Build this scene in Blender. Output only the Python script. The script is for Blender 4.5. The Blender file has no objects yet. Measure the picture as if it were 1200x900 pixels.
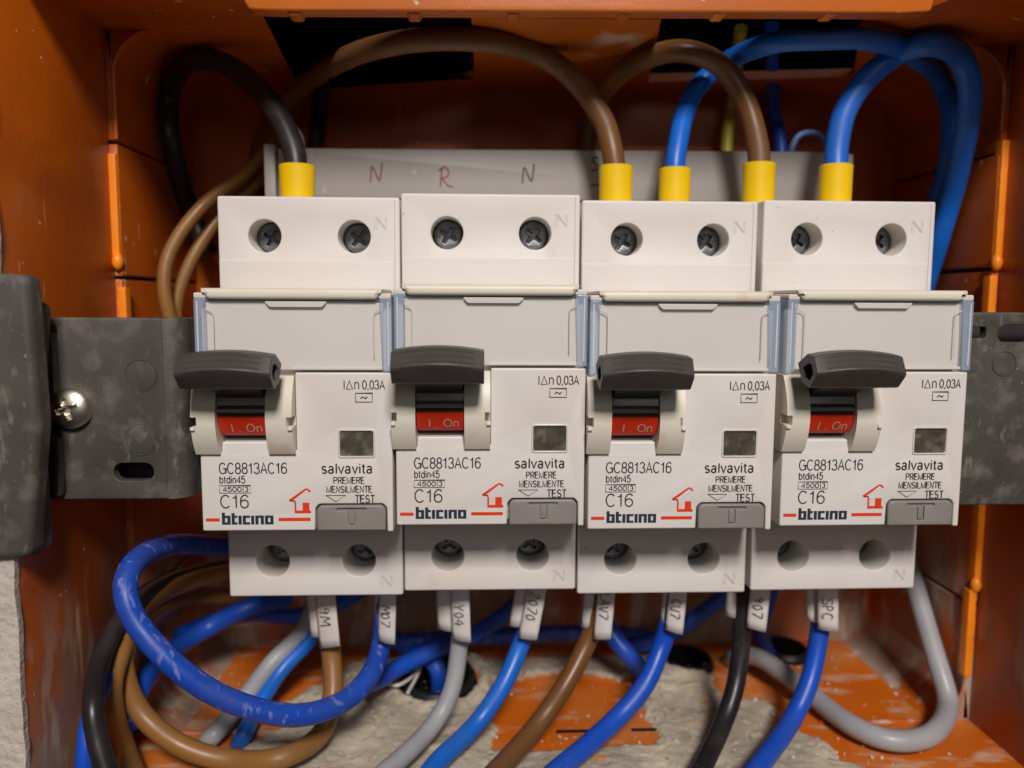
import bpy, bmesh, math, random
from mathutils import Vector, Matrix, noise
from mathutils.geometry import tessellate_polygon
random.seed(7)
U = 0.001                                   # everything below is written in millimetres
S = bpy.context.scene
COL = S.collection
rad = math.radians

# ------------------------------------------------------------------ camera
CAM = Vector((-19.6, -144.2, 19.9)); FPX = 940.4
def _rot(a, b, c):
    Rx = Matrix.Rotation(a, 3, 'X'); Ry = Matrix.Rotation(b, 3, 'Y'); Rz = Matrix.Rotation(c, 3, 'Z')
    return Rz @ Ry @ Rx
RC = _rot(rad(5.89), rad(-2.28), rad(0.02))  # rows: right, down, forward in (x, down, depth)
rows = [Vector((RC[i][0], RC[i][2], -RC[i][1])) for i in range(3)]
right, down, fwd = rows
cam_d = bpy.data.cameras.new('camera'); cam = bpy.data.objects.new('camera', cam_d); COL.objects.link(cam)
m = Matrix((right, -down, -fwd)).transposed().to_4x4(); m.translation = CAM * U
cam.matrix_world = m
cam_d.sensor_width = 36; cam_d.lens = FPX / 1200 * 36
cam_d.clip_start = 0.005; cam_d.clip_end = 20
cam_d.dof.use_dof = True; cam_d.dof.focus_distance = 0.1445; cam_d.dof.aperture_fstop = 13
S.camera = cam
S.render.resolution_x, S.render.resolution_y = 1024, 768

def at(px, py, Y):
    """point in the place (mm) on the depth plane Y"""
    d = right * ((px - 600) / FPX) + down * ((py - 450) / FPX) + fwd
    return CAM + d * ((Y - CAM.y) / d.y)
def atz(px, py, Z):
    d = right * ((px - 600) / FPX) + down * ((py - 450) / FPX) + fwd
    return CAM + d * ((Z - CAM.z) / d.z)

# ------------------------------------------------------------------ light
W = bpy.data.worlds.new('World'); S.world = W; W.use_nodes = True
W.node_tree.nodes['Background'].inputs[0].default_value = (1.0, 0.86, 0.74, 1)
W.node_tree.nodes['Background'].inputs[1].default_value = 0.035
def area(name, loc, target, size, power, col):
    l = bpy.data.lights.new(name, 'AREA'); l.size = size; l.energy = power; l.color = col
    o = bpy.data.objects.new(name, l); COL.objects.link(o)
    o.location = Vector(loc); o.rotation_euler = (Vector(target) - Vector(loc)).to_track_quat('-Z', 'Y').to_euler()
area('room_lamp', (0.05, -0.655, 0.50), (0, 0, 0), 0.15, 6.9, (1.0, 0.93, 0.895))
area('front_fill', (0.10, -0.85, 0.26), (0, 0, 0), 0.30, 0.45, (0.98, 0.97, 1.0))  # soft frontal fill added to lift the shade, no real window
S.view_settings.view_transform = 'Standard'; S.view_settings.look = 'None'
S.view_settings.exposure = 0.0; S.view_settings.gamma = 1.0; S.view_settings.use_curve_mapping = False
S.cycles.max_bounces = 6; S.cycles.transparent_max_bounces = 10

# ------------------------------------------------------------------ materials
def mat(name, col, rough=0.5, spec=0.5, metal=0.0, bump=0.0, bscale=900, var=0.0, vscale=150,
        layers=(), coat=0.0, sss=0.0):
    """layers: (colour, noise scale, low, high, stretch, roughness) blotches mixed over the base"""
    M = bpy.data.materials.new(name); M.use_nodes = True
    nt = M.node_tree; N = nt.nodes; L = nt.links
    b = N['Principled BSDF']
    b.inputs['Roughness'].default_value = rough; b.inputs['Metallic'].default_value = metal
    b.inputs['Specular IOR Level'].default_value = spec
    b.inputs['Coat Weight'].default_value = coat
    if sss:
        b.inputs['Subsurface Weight'].default_value = sss
        b.inputs['Subsurface Radius'].default_value = (0.0016, 0.0012, 0.0009)
        b.inputs['Subsurface Scale'].default_value = 1.0
    tc = N.new('ShaderNodeTexCoord')
    oi = N.new('ShaderNodeObjectInfo'); sc_ = N.new('ShaderNodeVectorMath'); sc_.operation = 'SCALE'; sc_.inputs['Scale'].default_value = 7.3
    L.new(oi.outputs['Location'], sc_.inputs[0]); ad = N.new('ShaderNodeVectorMath'); L.new(tc.outputs['Object'], ad.inputs[0]); L.new(sc_.outputs[0], ad.inputs[1])
    crd = ad.outputs[0]
    c = N.new('ShaderNodeRGB'); c.outputs[0].default_value = (*col, 1); out = c.outputs[0]
    rv = None
    def noi(scale, stretch=(1, 1, 1), detail=4, off=0.0):
        mp = N.new('ShaderNodeMapping'); mp.inputs['Scale'].default_value = stretch
        mp.inputs['Location'].default_value = (off, off * .7, off * 1.3)
        L.new(crd, mp.inputs[0])
        n = N.new('ShaderNodeTexNoise'); n.inputs['Scale'].default_value = scale
        n.inputs['Detail'].default_value = detail; L.new(mp.outputs[0], n.inputs['Vector']); return n.outputs['Fac']
    if var:
        n = noi(vscale); mr = N.new('ShaderNodeMapRange'); mr.inputs[1].default_value = .3; mr.inputs[2].default_value = .7
        mr.inputs[3].default_value = 1 - var; mr.inputs[4].default_value = 1 + var; L.new(n, mr.inputs[0])
        mx = N.new('ShaderNodeVectorMath'); mx.operation = 'SCALE'; L.new(out, mx.inputs[0]); L.new(mr.outputs[0], mx.inputs['Scale'])
        out = mx.outputs[0]
    for k, lay in enumerate(layers):
        lc, sc, lo, hi, st, lr = lay[:6]
        n = noi(sc, st, 7, 0.013 * (k + 1)); mr = N.new('ShaderNodeMapRange')
        mr.inputs[1].default_value = lo; mr.inputs[2].default_value = hi; L.new(n, mr.inputs[0])
        if len(lay) > 6:        # dirt that lies only on the lower part of the thing
            sx = N.new('ShaderNodeSeparateXYZ'); L.new(tc.outputs['Object'], sx.inputs[0])
            mz = N.new('ShaderNodeMapRange'); mz.inputs[1].default_value = lay[6] * U; mz.inputs[2].default_value = lay[7] * U
            mz.inputs[3].default_value = 1; mz.inputs[4].default_value = 0; L.new(sx.outputs['Z'], mz.inputs[0])
            mm = N.new('ShaderNodeMath'); mm.operation = 'MULTIPLY'; L.new(mr.outputs[0], mm.inputs[0]); L.new(mz.outputs[0], mm.inputs[1]); mr = mm
        mx = N.new('ShaderNodeMix'); mx.data_type = 'RGBA'; L.new(mr.outputs[0], mx.inputs[0])
        L.new(out, mx.inputs[6]); mx.inputs[7].default_value = (*lc, 1); out = mx.outputs[2]
        mf = N.new('ShaderNodeMix'); mf.data_type = 'FLOAT'; L.new(mr.outputs[0], mf.inputs[0])
        if rv is None: mf.inputs[2].default_value = rough
        else: L.new(rv, mf.inputs[2])
        mf.inputs[3].default_value = lr; rv = mf.outputs[0]
    L.new(out, b.inputs['Base Color'])
    if rv is not None: L.new(rv, b.inputs['Roughness'])
    if bump:
        n = noi(bscale, detail=6); bp = N.new('ShaderNodeBump'); bp.inputs['Strength'].default_value = 1
        bp.inputs['Distance'].default_value = bump * U; L.new(n, bp.inputs['Height']); L.new(bp.outputs[0], b.inputs['Normal'])
    return M
I3 = (1, 1, 1)
M = {}
PLASTER = (0.46, 0.40, 0.33)
M['white'] = mat('off_white_plastic', (0.70, 0.668, 0.632), .42, .35, bump=.012, bscale=2500, var=.025, vscale=60, sss=0.0,
                 layers=[((0.70, 0.63, 0.555), 38, .52, .80, I3, .45), ((0.55, 0.46, 0.36), 75, .66, .82, (1, 1, .4), .5),
                         ((0.30, 0.24, 0.18), 620, .735, .775, I3, .7)])
M['cream'] = mat('cream_plastic', (0.70, 0.655, 0.545), .40, .4, bump=.01, bscale=2500, var=.03, vscale=80,
                 layers=[((0.62, 0.42, 0.27), 80, .62, .78, I3, .6), ((0.40, 0.33, 0.24), 700, .70, .75, I3, .7)])
M['label'] = mat('label_card', (0.66, 0.625, 0.58), .38, .45, var=.02, vscale=60)
M['orange'] = mat('orange_plastic', (0.52, 0.105, 0.004), .40, .45, bump=.06, bscale=500, var=.14, vscale=35,
                  layers=[((0.30, 0.055, 0.004), 40, .50, .75, I3, .5),
                          ((0.42, 0.22, 0.12), 30, .62, .80, (1, 1, .6), .8),
                          ((0.60, 0.50, 0.40), 520, .70, .73, I3, .9), ((0.34, 0.24, 0.18), 45, .40, .60, (1, 1, .5), .9, -45, -25), ((0.48, 0.38, 0.30), 160, .52, .60, (1, 1, .35), .9, -60, -30),
                          ((0.66, 0.38, 0.20), 300, .69, .73, (1, 1, .10), .8)])
M['orange_floor'] = mat('dusty_orange_plastic', (0.62, 0.135, 0.006), .42, .45, bump=.06, bscale=500, var=.12, vscale=35,
                  layers=[((0.60, 0.24, 0.075), 38, .45, .75, I3, .6), ((0.60, 0.42, 0.28), 85, .56, .72, (1, 2.6, 1), .8), ((0.60, 0.50, 0.40), 380, .72, .75, I3, .9)])
M['lip'] = mat('moulded_orange_plastic', (0.50, 0.115, 0.006), .42, .45, bump=.05, bscale=500, var=.12, vscale=50,
                  layers=[((0.58, 0.40, 0.26), 60, .62, .72, (1, 1, 3), .8), ((0.60, 0.45, 0.3), 500, .71, .74, I3, .9)])
M['edge'] = mat('lit_orange_edge', (0.90, 0.26, 0.012), .36, .5, var=.1, vscale=200)  # brighter than the box plastic: light caught on the ridge, put into colour
M['mortar'] = mat('dried_mortar', (0.50, 0.44, 0.335), .95, .15, bump=.16, bscale=700, var=.20, vscale=110,
                  layers=[((0.36, 0.31, 0.235), 60, .42, .68, I3, .95), ((0.62, 0.26, 0.10), 130, .63, .72, I3, .8), ((0.20, 0.17, 0.13), 600, .60, .76, I3, .95),
                          ((0.60, 0.55, 0.45), 240, .62, .72, I3, .9)])
M['plaster'] = mat('wall_plaster', (0.55, 0.49, 0.42), .95, .1, bump=.5, bscale=700, var=.1, vscale=200,
                  layers=[((0.22, 0.17, 0.13), 1500, .62, .72, I3, .95)])
M['masonry'] = mat('shade_dark_masonry', (0.045, 0.035, 0.028), .95, .1, bump=.4, bscale=200)  # near-black tone: shade behind the openings put into the masonry colour
M['greyframe'] = mat('dark_grey_plastic', (0.062, 0.056, 0.048), .50, .4, bump=.05, bscale=1500, var=.2, vscale=90,
                  layers=[((0.105, 0.094, 0.080), 55, .42, .76, (1, 1, .5), .65), ((0.15, 0.135, 0.113), 260, .50, .78, I3, .8),
                          ((0.21, 0.19, 0.16), 600, .62, .80, (1, 1, .35), .85), ((0.34, 0.31, 0.27), 1700, .69, .76, I3, .9)])
M['bar'] = mat('grey_strip', (0.30, 0.278, 0.255), .42, .4, bump=.02, bscale=600, var=.05, vscale=60,
                  layers=[((0.45, 0.42, 0.39), 260, .68, .75, I3, .7)])
M['lever'] = mat('charcoal_plastic', (0.060, 0.054, 0.048), .42, .45, bump=.03, bscale=2200, var=.08, vscale=300,
                  layers=[((0.16, 0.15, 0.13), 800, .68, .78, (.3, 1, 1), .7)])
M['rotor'] = mat('black_rotor', (0.035, 0.033, 0.034), .30, .5, var=.1, vscale=400)
M['rotor_grey'] = mat('grey_rotor_band', (0.28, 0.26, 0.23), .28, .5, var=.05)
M['red'] = mat('red_flag', (0.74, 0.040, 0.010), .32, .5, var=.06, vscale=500)
M['redprint'] = mat('red_print', (0.72, 0.045, 0.01), .5, .3)
M['ink'] = mat('black_print', (0.035, 0.033, 0.033), .5, .3)
M['inkblue'] = mat('dark_blue_print', (0.022, 0.034, 0.055), .5, .3)
M['whiteprint'] = mat('pale_print', (0.62, 0.42, 0.36), .5, .3)
M['pen'] = mat('marker_pen', (0.05, 0.035, 0.045), .6, .3)
M['penred'] = mat('red_brown_pen', (0.26, 0.045, 0.035), .6, .3, layers=[((0.08, 0.06, 0.06), 300, .54, .66, I3, .6)])
M['button'] = mat('grey_button', (0.24, 0.225, 0.205), .40, .4, bump=.02, bscale=1800, var=.03)
M['frame'] = mat('window_frame_plastic', (0.62, 0.59, 0.55), .22, .6)
M['relief_shade'] = mat('seam_and_letter_shade', (0.40, 0.37, 0.34), .5, .3)  # grey of the seam line and of the painted shading of embossed letters
M['window'] = mat('smoky_window', (0.075, 0.066, 0.050), .12, .6, var=.3, vscale=500, coat=.5,
                  layers=[((0.20, 0.17, 0.12), 420, .50, .74, I3, .2), ((0.32, 0.26, 0.04), 260, .66, .76, I3, .3)])
M['steel'] = mat('screw_steel', (0.55, 0.53, 0.50), .30, .5, metal=1.0, bump=.02, bscale=900, var=.1, vscale=500)
M['darksteel'] = mat('terminal_screw_steel', (0.18, 0.185, 0.19), .36, .5, metal=.85, bump=.04, bscale=800, var=.3, vscale=500)
M['screwhead'] = mat('zinc_screw', (0.80, 0.74, 0.64), .34, .5, metal=1.0, bump=.03, bscale=700, var=.1, vscale=500)
M['ferrule'] = mat('yellow_ferrule', (0.80, 0.52, 0.006), .42, .4, sss=.0, bump=.01, bscale=900, var=.04, vscale=200)
M['tape'] = mat('white_tape', (0.66, 0.62, 0.58), .48, .35, bump=.04, bscale=300, var=.04, vscale=200)
DUST = (0.45, 0.38, 0.30)
def wmat(n, c, r=.36, d=.70): return mat(n, c, r, .45, bump=.03, bscale=700, var=.10, vscale=120,
        layers=[(tuple(x * .8 + y * .045 for x, y in zip(c, DUST)), 110, .42, .72, I3, .55),
                (tuple(min(1, x + y * .30) for x, y in zip(c, DUST)), 620, d, d + .10, (1, 1, .35), .7),
                (DUST, 1100, .73, .78, I3, .8)])
M['w_blue'] = wmat('blue_insulation', (0.006, 0.075, 0.50))
M['w_bright'] = wmat('bright_blue_insulation', (0.006, 0.135, 0.60))
M['w_pale'] = wmat('pale_blue_insulation', (0.16, 0.27, 0.62))
M['w_dusty'] = wmat('dusty_blue_insulation', (0.008, 0.062, 0.42), d=.58)
M['w_brown'] = wmat('brown_insulation', (0.160, 0.066, 0.018))
M['w_tan'] = wmat('light_brown_insulation', (0.27, 0.125, 0.032))
M['w_black'] = wmat('black_insulation', (0.016, 0.013, 0.015))
M['w_grey'] = wmat('grey_insulation', (0.36, 0.37, 0.385), d=.74)
M['w_green'] = wmat('yellow_green_insulation', (0.38, 0.33, 0.03))
M['conduit'] = mat('black_conduit', (0.012, 0.012, 0.012), .5, .4)

def glassy(name, col, fac_t, fac_g):
    m = bpy.data.materials.new(name); m.use_nodes = True; nt = m.node_tree; N = nt.nodes; L = nt.links
    b = N['Principled BSDF']; b.inputs['Base Color'].default_value = (*col, 1); b.inputs['Roughness'].default_value = fac_g
    b.inputs['Alpha'].default_value = fac_t; b.inputs['Coat Weight'].default_value = .4
    return m
M['lidside'] = glassy('blue_tinted_clear_plastic', (0.46, 0.60, 0.80), .42, .12)
M['lidclear'] = glassy('clear_plastic', (0.84, 0.84, 0.84), .07, .10)

# ------------------------------------------------------------------ mesh helpers
def link(name, me, material, parent=None, loc=None):
    if material is not None and not me.materials: me.materials.append(material)
    o = bpy.data.objects.new(name, me); COL.objects.link(o)
    if parent is not None: o.parent = parent
    if loc is not None: o.location = Vector(loc) * U
    return o
def finish(bm, name, sharp=40, recalc=True):
    if recalc: bmesh.ops.recalc_face_normals(bm, faces=bm.faces)
    bmesh.ops.scale(bm, vec=(U, U, U), verts=bm.verts)
    me = bpy.data.meshes.new(name); bm.to_mesh(me); bm.free()
    me.set_sharp_from_angle(angle=rad(sharp)); return me
def obj(name, bm, material, parent=None, sharp=40, origin=None, recalc=True):
    """origin: the parent's place, for meshes drawn in the place's own coordinates"""
    if origin is not None: bmesh.ops.translate(bm, vec=-Vector(origin), verts=bm.verts)
    return link(name, finish(bm, name, sharp, recalc), material, parent)
def thing(name, label, cat, loc=(0, 0, 0), group=None):
    o = bpy.data.objects.new(name, None); COL.objects.link(o); o.location = Vector(loc) * U
    o.empty_display_size = .01; o['label'] = label; o['category'] = cat
    if group: o['group'] = group
    return o
AX = {'xz': lambda u, v, w: (u, w, v), 'xy': lambda u, v, w: (u, v, w), 'yz': lambda u, v, w: (w, u, v)}
def area2(p): return sum(p[i][0] * p[(i + 1) % len(p)][1] - p[(i + 1) % len(p)][0] * p[i][1] for i in range(len(p))) / 2
def ccw(p): return list(p) if area2(p) > 0 else list(p)[::-1]
def inset(p, d):
    n = len(p); out = []
    for i in range(n):
        a, b, c = Vector(p[i - 1]), Vector(p[i]), Vector(p[(i + 1) % n])
        e1 = (b - a).normalized(); e2 = (c - b).normalized()
        n1 = Vector((-e1.y, e1.x)); n2 = Vector((-e2.y, e2.x)); k = n1 + n2
        k = k / max(.3, k.dot(n1)) if k.length > 1e-6 else n1
        out.append(tuple(b + k * d))
    return out
def rrect(x0, z0, x1, z1, r=0.6, n=4):
    if r <= 0: return [(x0, z0), (x1, z0), (x1, z1), (x0, z1)]
    pts = []
    for cx, cz, a in ((x1 - r, z0 + r, -90), (x1 - r, z1 - r, 0), (x0 + r, z1 - r, 90), (x0 + r, z0 + r, 180)):
        for k in range(n + 1):
            t = rad(a + 90 * k / n); pts.append((cx + r * math.cos(t), cz + r * math.sin(t)))
    return pts
def circ(cx, cz, r, n=32, rz=None): return [(cx + r * math.cos(2 * math.pi * k / n), cz + (rz or r) * math.sin(2 * math.pi * k / n)) for k in range(n)]
def roundc(pts, r=.6, n=3):
    """round the corners of a polygon"""
    out = []; m_ = len(pts)
    for i in range(m_):
        a, b, c = Vector(pts[i - 1]), Vector(pts[i]), Vector(pts[(i + 1) % m_])
        d = min(r, (a - b).length * .45, (c - b).length * .45)
        p, q = b + (a - b).normalized() * d, b + (c - b).normalized() * d
        for k in range(n + 1):
            t = k / n; out.append(tuple((1 - t) ** 2 * p + 2 * t * (1 - t) * b + t * t * q))
    return out
def slab(bm, outer, w0, w1, ax='xz', bev=.4, holes=(), hdepth=None, seg=3, through=False):
    """outline with holes, front at w0 (rounded edges) and back at w1"""
    f = AX[ax]; sgn = 1 if w1 > w0 else -1
    outer = ccw(outer); holes = [ccw(h) for h in holes]
    def ring(p, w): return [bm.verts.new(f(u, v, w)) for u, v in p]
    def band(r1, r2, smooth=True):
        n = len(r1)
        for i in range(n):
            try: bm.faces.new((r1[i], r1[(i + 1) % n], r2[(i + 1) % n], r2[i])).smooth = smooth
            except ValueError: pass
    def fill(loops):
        flat = [v for l in loops for v in l]
        for t in tessellate_polygon([[Vector((*AXI[ax](v.co), 0)) for v in l] for l in loops]):
            try: bm.faces.new([flat[i] for i in t]).smooth = False
            except ValueError: pass
    ks = range(seg + 1) if bev > 0 else [0]
    def edge(p, s, b):
        rs = []
        for k in ks:
            t = (math.pi / 2) * k / seg if b > 0 else 0
            rs.append(ring(inset(p, s * b * (1 - math.sin(t))), w0 + sgn * b * (1 - math.cos(t))))
        for a, c in zip(rs, rs[1:]): band(a, c)
        return rs
    ro = edge(outer, 1, bev); back = ring(outer, w1); band(ro[-1], back)
    fronts = [ro[0]]; backs = [back]
    for i, h in enumerate(holes):
        rh = edge(h, -1, min(bev, .22)); hd = w1 if through else w0 + sgn * (hdepth[i] if isinstance(hdepth, (list, tuple)) else hdepth)
        bt = ring(h, hd); band(rh[-1], bt); fronts.append(rh[0])
        if through: backs.append(bt)
        else: fill([bt])
    fill(fronts); fill(backs)
    return bm
AXI = {'xz': lambda c: (c.x, c.z), 'xy': lambda c: (c.x, c.y), 'yz': lambda c: (c.y, c.z)}
def box(bm, x0, x1, y0, y1, z0, z1, bev=0.0):
    vs = [bm.verts.new(c) for c in ((x0, y0, z0), (x1, y0, z0), (x1, y1, z0), (x0, y1, z0), (x0, y0, z1), (x1, y0, z1), (x1, y1, z1), (x0, y1, z1))]
    fs = [bm.faces.new([vs[i] for i in q]) for q in ((0, 3, 2, 1), (4, 5, 6, 7), (0, 1, 5, 4), (1, 2, 6, 5), (2, 3, 7, 6), (3, 0, 4, 7))]
    if bev > 0:
        es = list({e for f in fs for e in f.edges})
        r = bmesh.ops.bevel(bm, geom=es, offset=bev, segments=2, affect='EDGES', profile=.5)
        for f in r['faces']: f.smooth = True
    return bm
def NB(): return bmesh.new()
def catmull(pts, n=8):
    P = [Vector(p) for p in pts]; P = [2 * P[0] - P[1]] + P + [2 * P[-1] - P[-2]]; out = []
    for i in range(1, len(P) - 2):
        for k in range(n):
            t = k / n; a, b, c, d = P[i - 1:i + 3]
            out.append(.5 * ((2 * b) + (-a + c) * t + (2 * a - 5 * b + 4 * c - d) * t * t + (-a + 3 * b - 3 * c + d) * t ** 3))
    out.append(P[-2]); return out
def tube(bm, path, r, n=14, cap=True, flat=1.0, rs=None):
    """sweep; rs: optional radius per path point"""
    path = [Vector(p) for p in path]; T = [(path[min(i + 1, len(path) - 1)] - path[max(i - 1, 0)]).normalized() for i in range(len(path))]
    nrm = T[0].orthogonal().normalized(); rings = []
    for i, p in enumerate(path):
        nrm = (nrm - T[i] * nrm.dot(T[i])).normalized(); bn = T[i].cross(nrm); q = rs[i] if rs else r
        rings.append([bm.verts.new(p + (nrm * math.cos(2 * math.pi * k / n) + bn * math.sin(2 * math.pi * k / n) * flat) * q) for k in range(n)])
    for a, b in zip(rings, rings[1:]):
        for k in range(n): bm.faces.new((a[k], a[(k + 1) % n], b[(k + 1) % n], b[k])).smooth = True
    if cap:
        bm.faces.new(rings[0][::-1]); bm.faces.new(rings[-1])
    return bm
def ribbon(bm, pts, w, y=-.05, t=.03, f=lambda u, v, y: (u, y, v)):
    """flat printed or pen line"""
    pts = [Vector(p) for p in pts]; L_ = []; R_ = []
    for i, p in enumerate(pts):
        a = pts[max(i - 1, 0)]; b = pts[min(i + 1, len(pts) - 1)]
        d = (b - a).normalized()
        k = 1.0
        if 0 < i < len(pts) - 1:
            d1 = (p - a).normalized(); k = 1 / max(.5, abs(d1.dot(d)))
        nn = Vector((-d.y, d.x)) * w / 2 * k; L_.append(p + nn); R_.append(p - nn)
    vl = [bm.verts.new(f(p.x, p.y, y)) for p in L_]; vr = [bm.verts.new(f(p.x, p.y, y)) for p in R_]
    for i in range(len(pts) - 1): bm.faces.new((vl[i], vl[i + 1], vr[i + 1], vr[i]))
def rect(bm, x0, z0, x1, z1, y=-.05):
    bm.faces.new([bm.verts.new(c) for c in ((x0, y, z0), (x1, y, z0), (x1, y, z1), (x0, y, z1))])
def text_mesh(s, x0, z0, x1, z1, y=-.05, bold=0.0, spacing=1.0, ext=0.0):
    cu = bpy.data.curves.new('lettering', 'FONT'); cu.body = s; cu.size = 1; cu.resolution_u = 3
    cu.offset = bold; cu.space_character = spacing; cu.extrude = ext
    o = bpy.data.objects.new('lettering', cu); COL.objects.link(o)
    dg = bpy.context.evaluated_depsgraph_get(); me = bpy.data.meshes.new_from_object(o.evaluated_get(dg))
    bpy.data.objects.remove(o); bpy.data.curves.remove(cu)
    xs = [v.co.x for v in me.vertices]; ys = [v.co.y for v in me.vertices]
    a, b, c, d = min(xs), max(xs), min(ys), max(ys)
    for v in me.vertices:
        X, Z, E = v.co
        v.co = ((x0 + (X - a) / (b - a) * (x1 - x0)) * U, (y - E) * U, (z0 + (Z - c) / (d - c) * (z1 - z0)) * U)
    me.materials.clear(); me.flip_normals() if False else None
    return me

def _arc(cx, cz, rx, rz, a0, a1, n=10): return [(cx + rx * math.cos(rad(a0 + (a1 - a0) * k / n)), cz + rz * math.sin(rad(a0 + (a1 - a0) * k / n))) for k in range(n + 1)]
GL = {' ': (.28, []), 'A': (.66, [[(0, 0), (.33, 1), (.66, 0)], [(.12, .34), (.54, .34)]]), 'C': (.70, [_arc(.36, .5, .34, .5, 42, 318, 14)]),
 'G': (.74, [_arc(.37, .5, .35, .5, 42, 312, 14), [(.40, .47), (.70, .47), (.70, .02)]]), '8': (.58, [_arc(.29, .755, .23, .245, 0, 360, 14), _arc(.29, .265, .27, .265, 0, 360, 14)]),
 '1': (.44, [[(.04, .76), (.20, .82), (.28, 1), (.28, 0)]]), '3': (.58, [_arc(.27, .75, .24, .25, 165, -90), _arc(.27, .27, .28, .27, 90, -165)]),
 '6': (.58, [_arc(.29, .31, .27, .31, 0, 360, 14), _arc(.33, .5, .31, .5, 45, 200)]), '0': (.58, [_arc(.29, .5, .27, .5, 0, 360, 16)]),
 '4': (.58, [[(.42, 0), (.42, 1), (.02, .28), (.57, .28)]]), '5': (.58, [[(.52, 1), (.13, 1), (.07, .5)] + _arc(.28, .33, .27, .33, 125, -160)]),
 'b': (.56, [[(.05, 0), (.05, 1)], _arc(.30, .36, .24, .36, 0, 360, 14)]), 'd': (.56, [[(.51, 0), (.51, 1)], _arc(.27, .36, .24, .36, 0, 360, 14)]),
 't': (.30, [[(.13, .94), (.13, .14), (.20, .02), (.29, .02)], [(0, .71), (.28, .71)]]), 'i': (.14, [[(.07, 0), (.07, .72)], [(.07, .88), (.07, 1)]]),
 'n': (.54, [[(.06, 0), (.06, .72)], _arc(.27, .48, .21, .24, 180, 0) + [(.48, 0)]]), 's': (.48, [_arc(.24, .54, .19, .18, 35, 270, 7) + _arc(.24, .18, .21, .18, 90, -150, 7)]),
 'a': (.54, [_arc(.24, .52, .19, .20, 155, 0, 7) + [(.43, 0)], _arc(.23, .20, .20, .20, 0, 360, 12)]), 'l': (.14, [[(.07, 0), (.07, 1)]]),
 'v': (.48, [[(0, .72), (.24, 0), (.48, .72)]]), 'P': (.62, [[(.05, 0), (.05, 1), (.32, 1)] + _arc(.34, .74, .24, .26, 88, -90, 8) + [(.05, .48)]]),
 'R': (.66, [[(.05, 0), (.05, 1), (.32, 1)] + _arc(.34, .74, .24, .26, 88, -90, 8) + [(.05, .48)], [(.38, .48), (.62, 0)]]),
 'E': (.60, [[(.56, 1), (.05, 1), (.05, 0), (.58, 0)], [(.05, .53), (.52, .53)]]), 'M': (.78, [[(.05, 0), (.05, 1), (.39, .02), (.73, 1), (.73, 0)]]),
 'N': (.66, [[(.05, 0), (.05, 1), (.61, 0), (.61, 1)]]), 'S': (.62, [_arc(.31, .74, .25, .26, 30, 270, 8) + _arc(.31, .25, .28, .25, 90, -155, 8)]),
 'L': (.54, [[(.05, 1), (.05, 0), (.53, 0)]]), 'T': (.60, [[(0, 1), (.60, 1)], [(.30, 1), (.30, 0)]]), 'I': (.14, [[(.07, 0), (.07, 1)]]),
 ',': (.20, [[(.11, .08), (.05, -.14)]]), '.': (.20, [[(.10, 0), (.10, .10)]]), 'O': (.78, [_arc(.39, .5, .36, .5, 0, 360, 18)])}
def print_mesh(s, x0, z0, x1, z1, lw=.2, y=-.05, gap=.13):
    W_ = sum(GL[c][0] for c in s) + gap * (len(s) - 1); kx = (x1 - x0) / W_; kz = z1 - z0; bm = NB(); x = 0; q = 0
    for c in s:
        for st in GL[c][1]:
            ribbon(bm, [(x0 + (x + a) * kx, z0 + b * kz) for a, b in st], lw, y - .004 * (q % 4)); q += 1
        x += GL[c][0] + gap
    return finish(bm, 'lettering', recalc=False)

# ------------------------------------------------------------------ the orange box and the wall round it
XL, XR, ZT, ZB, YR, YB = -95.0, 93.0, 75.0, -77.0, 30.0, 75.0    # inner cavity, ridge depth, back depth
OL, OR, OT, OB, YF = -96.8, 94.8, 76.8, -78.8, -11.0            # outer mouth
bx = thing('flush_mounted_box', 'open orange plastic wall box around the row of breakers', 'wall box', (0, YB, 0))
BO = (0, YB, 0)
bm = NB()
slab(bm, rrect(XL - 2, ZB - 2, XR + 2, ZT + 2, 4), YB, YB + 2, bev=0)
box(bm, -60, -38, YB - 1.2, YB + .2, -60, -20, .4); box(bm, 30, 52, YB - 1.2, YB + .2, -60, -20, .4)
obj('back_panel', bm, M['orange'], bx, origin=BO)
def strip(pts2, y0, y1, axis, c0, c1, hole=None):
    pass
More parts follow.
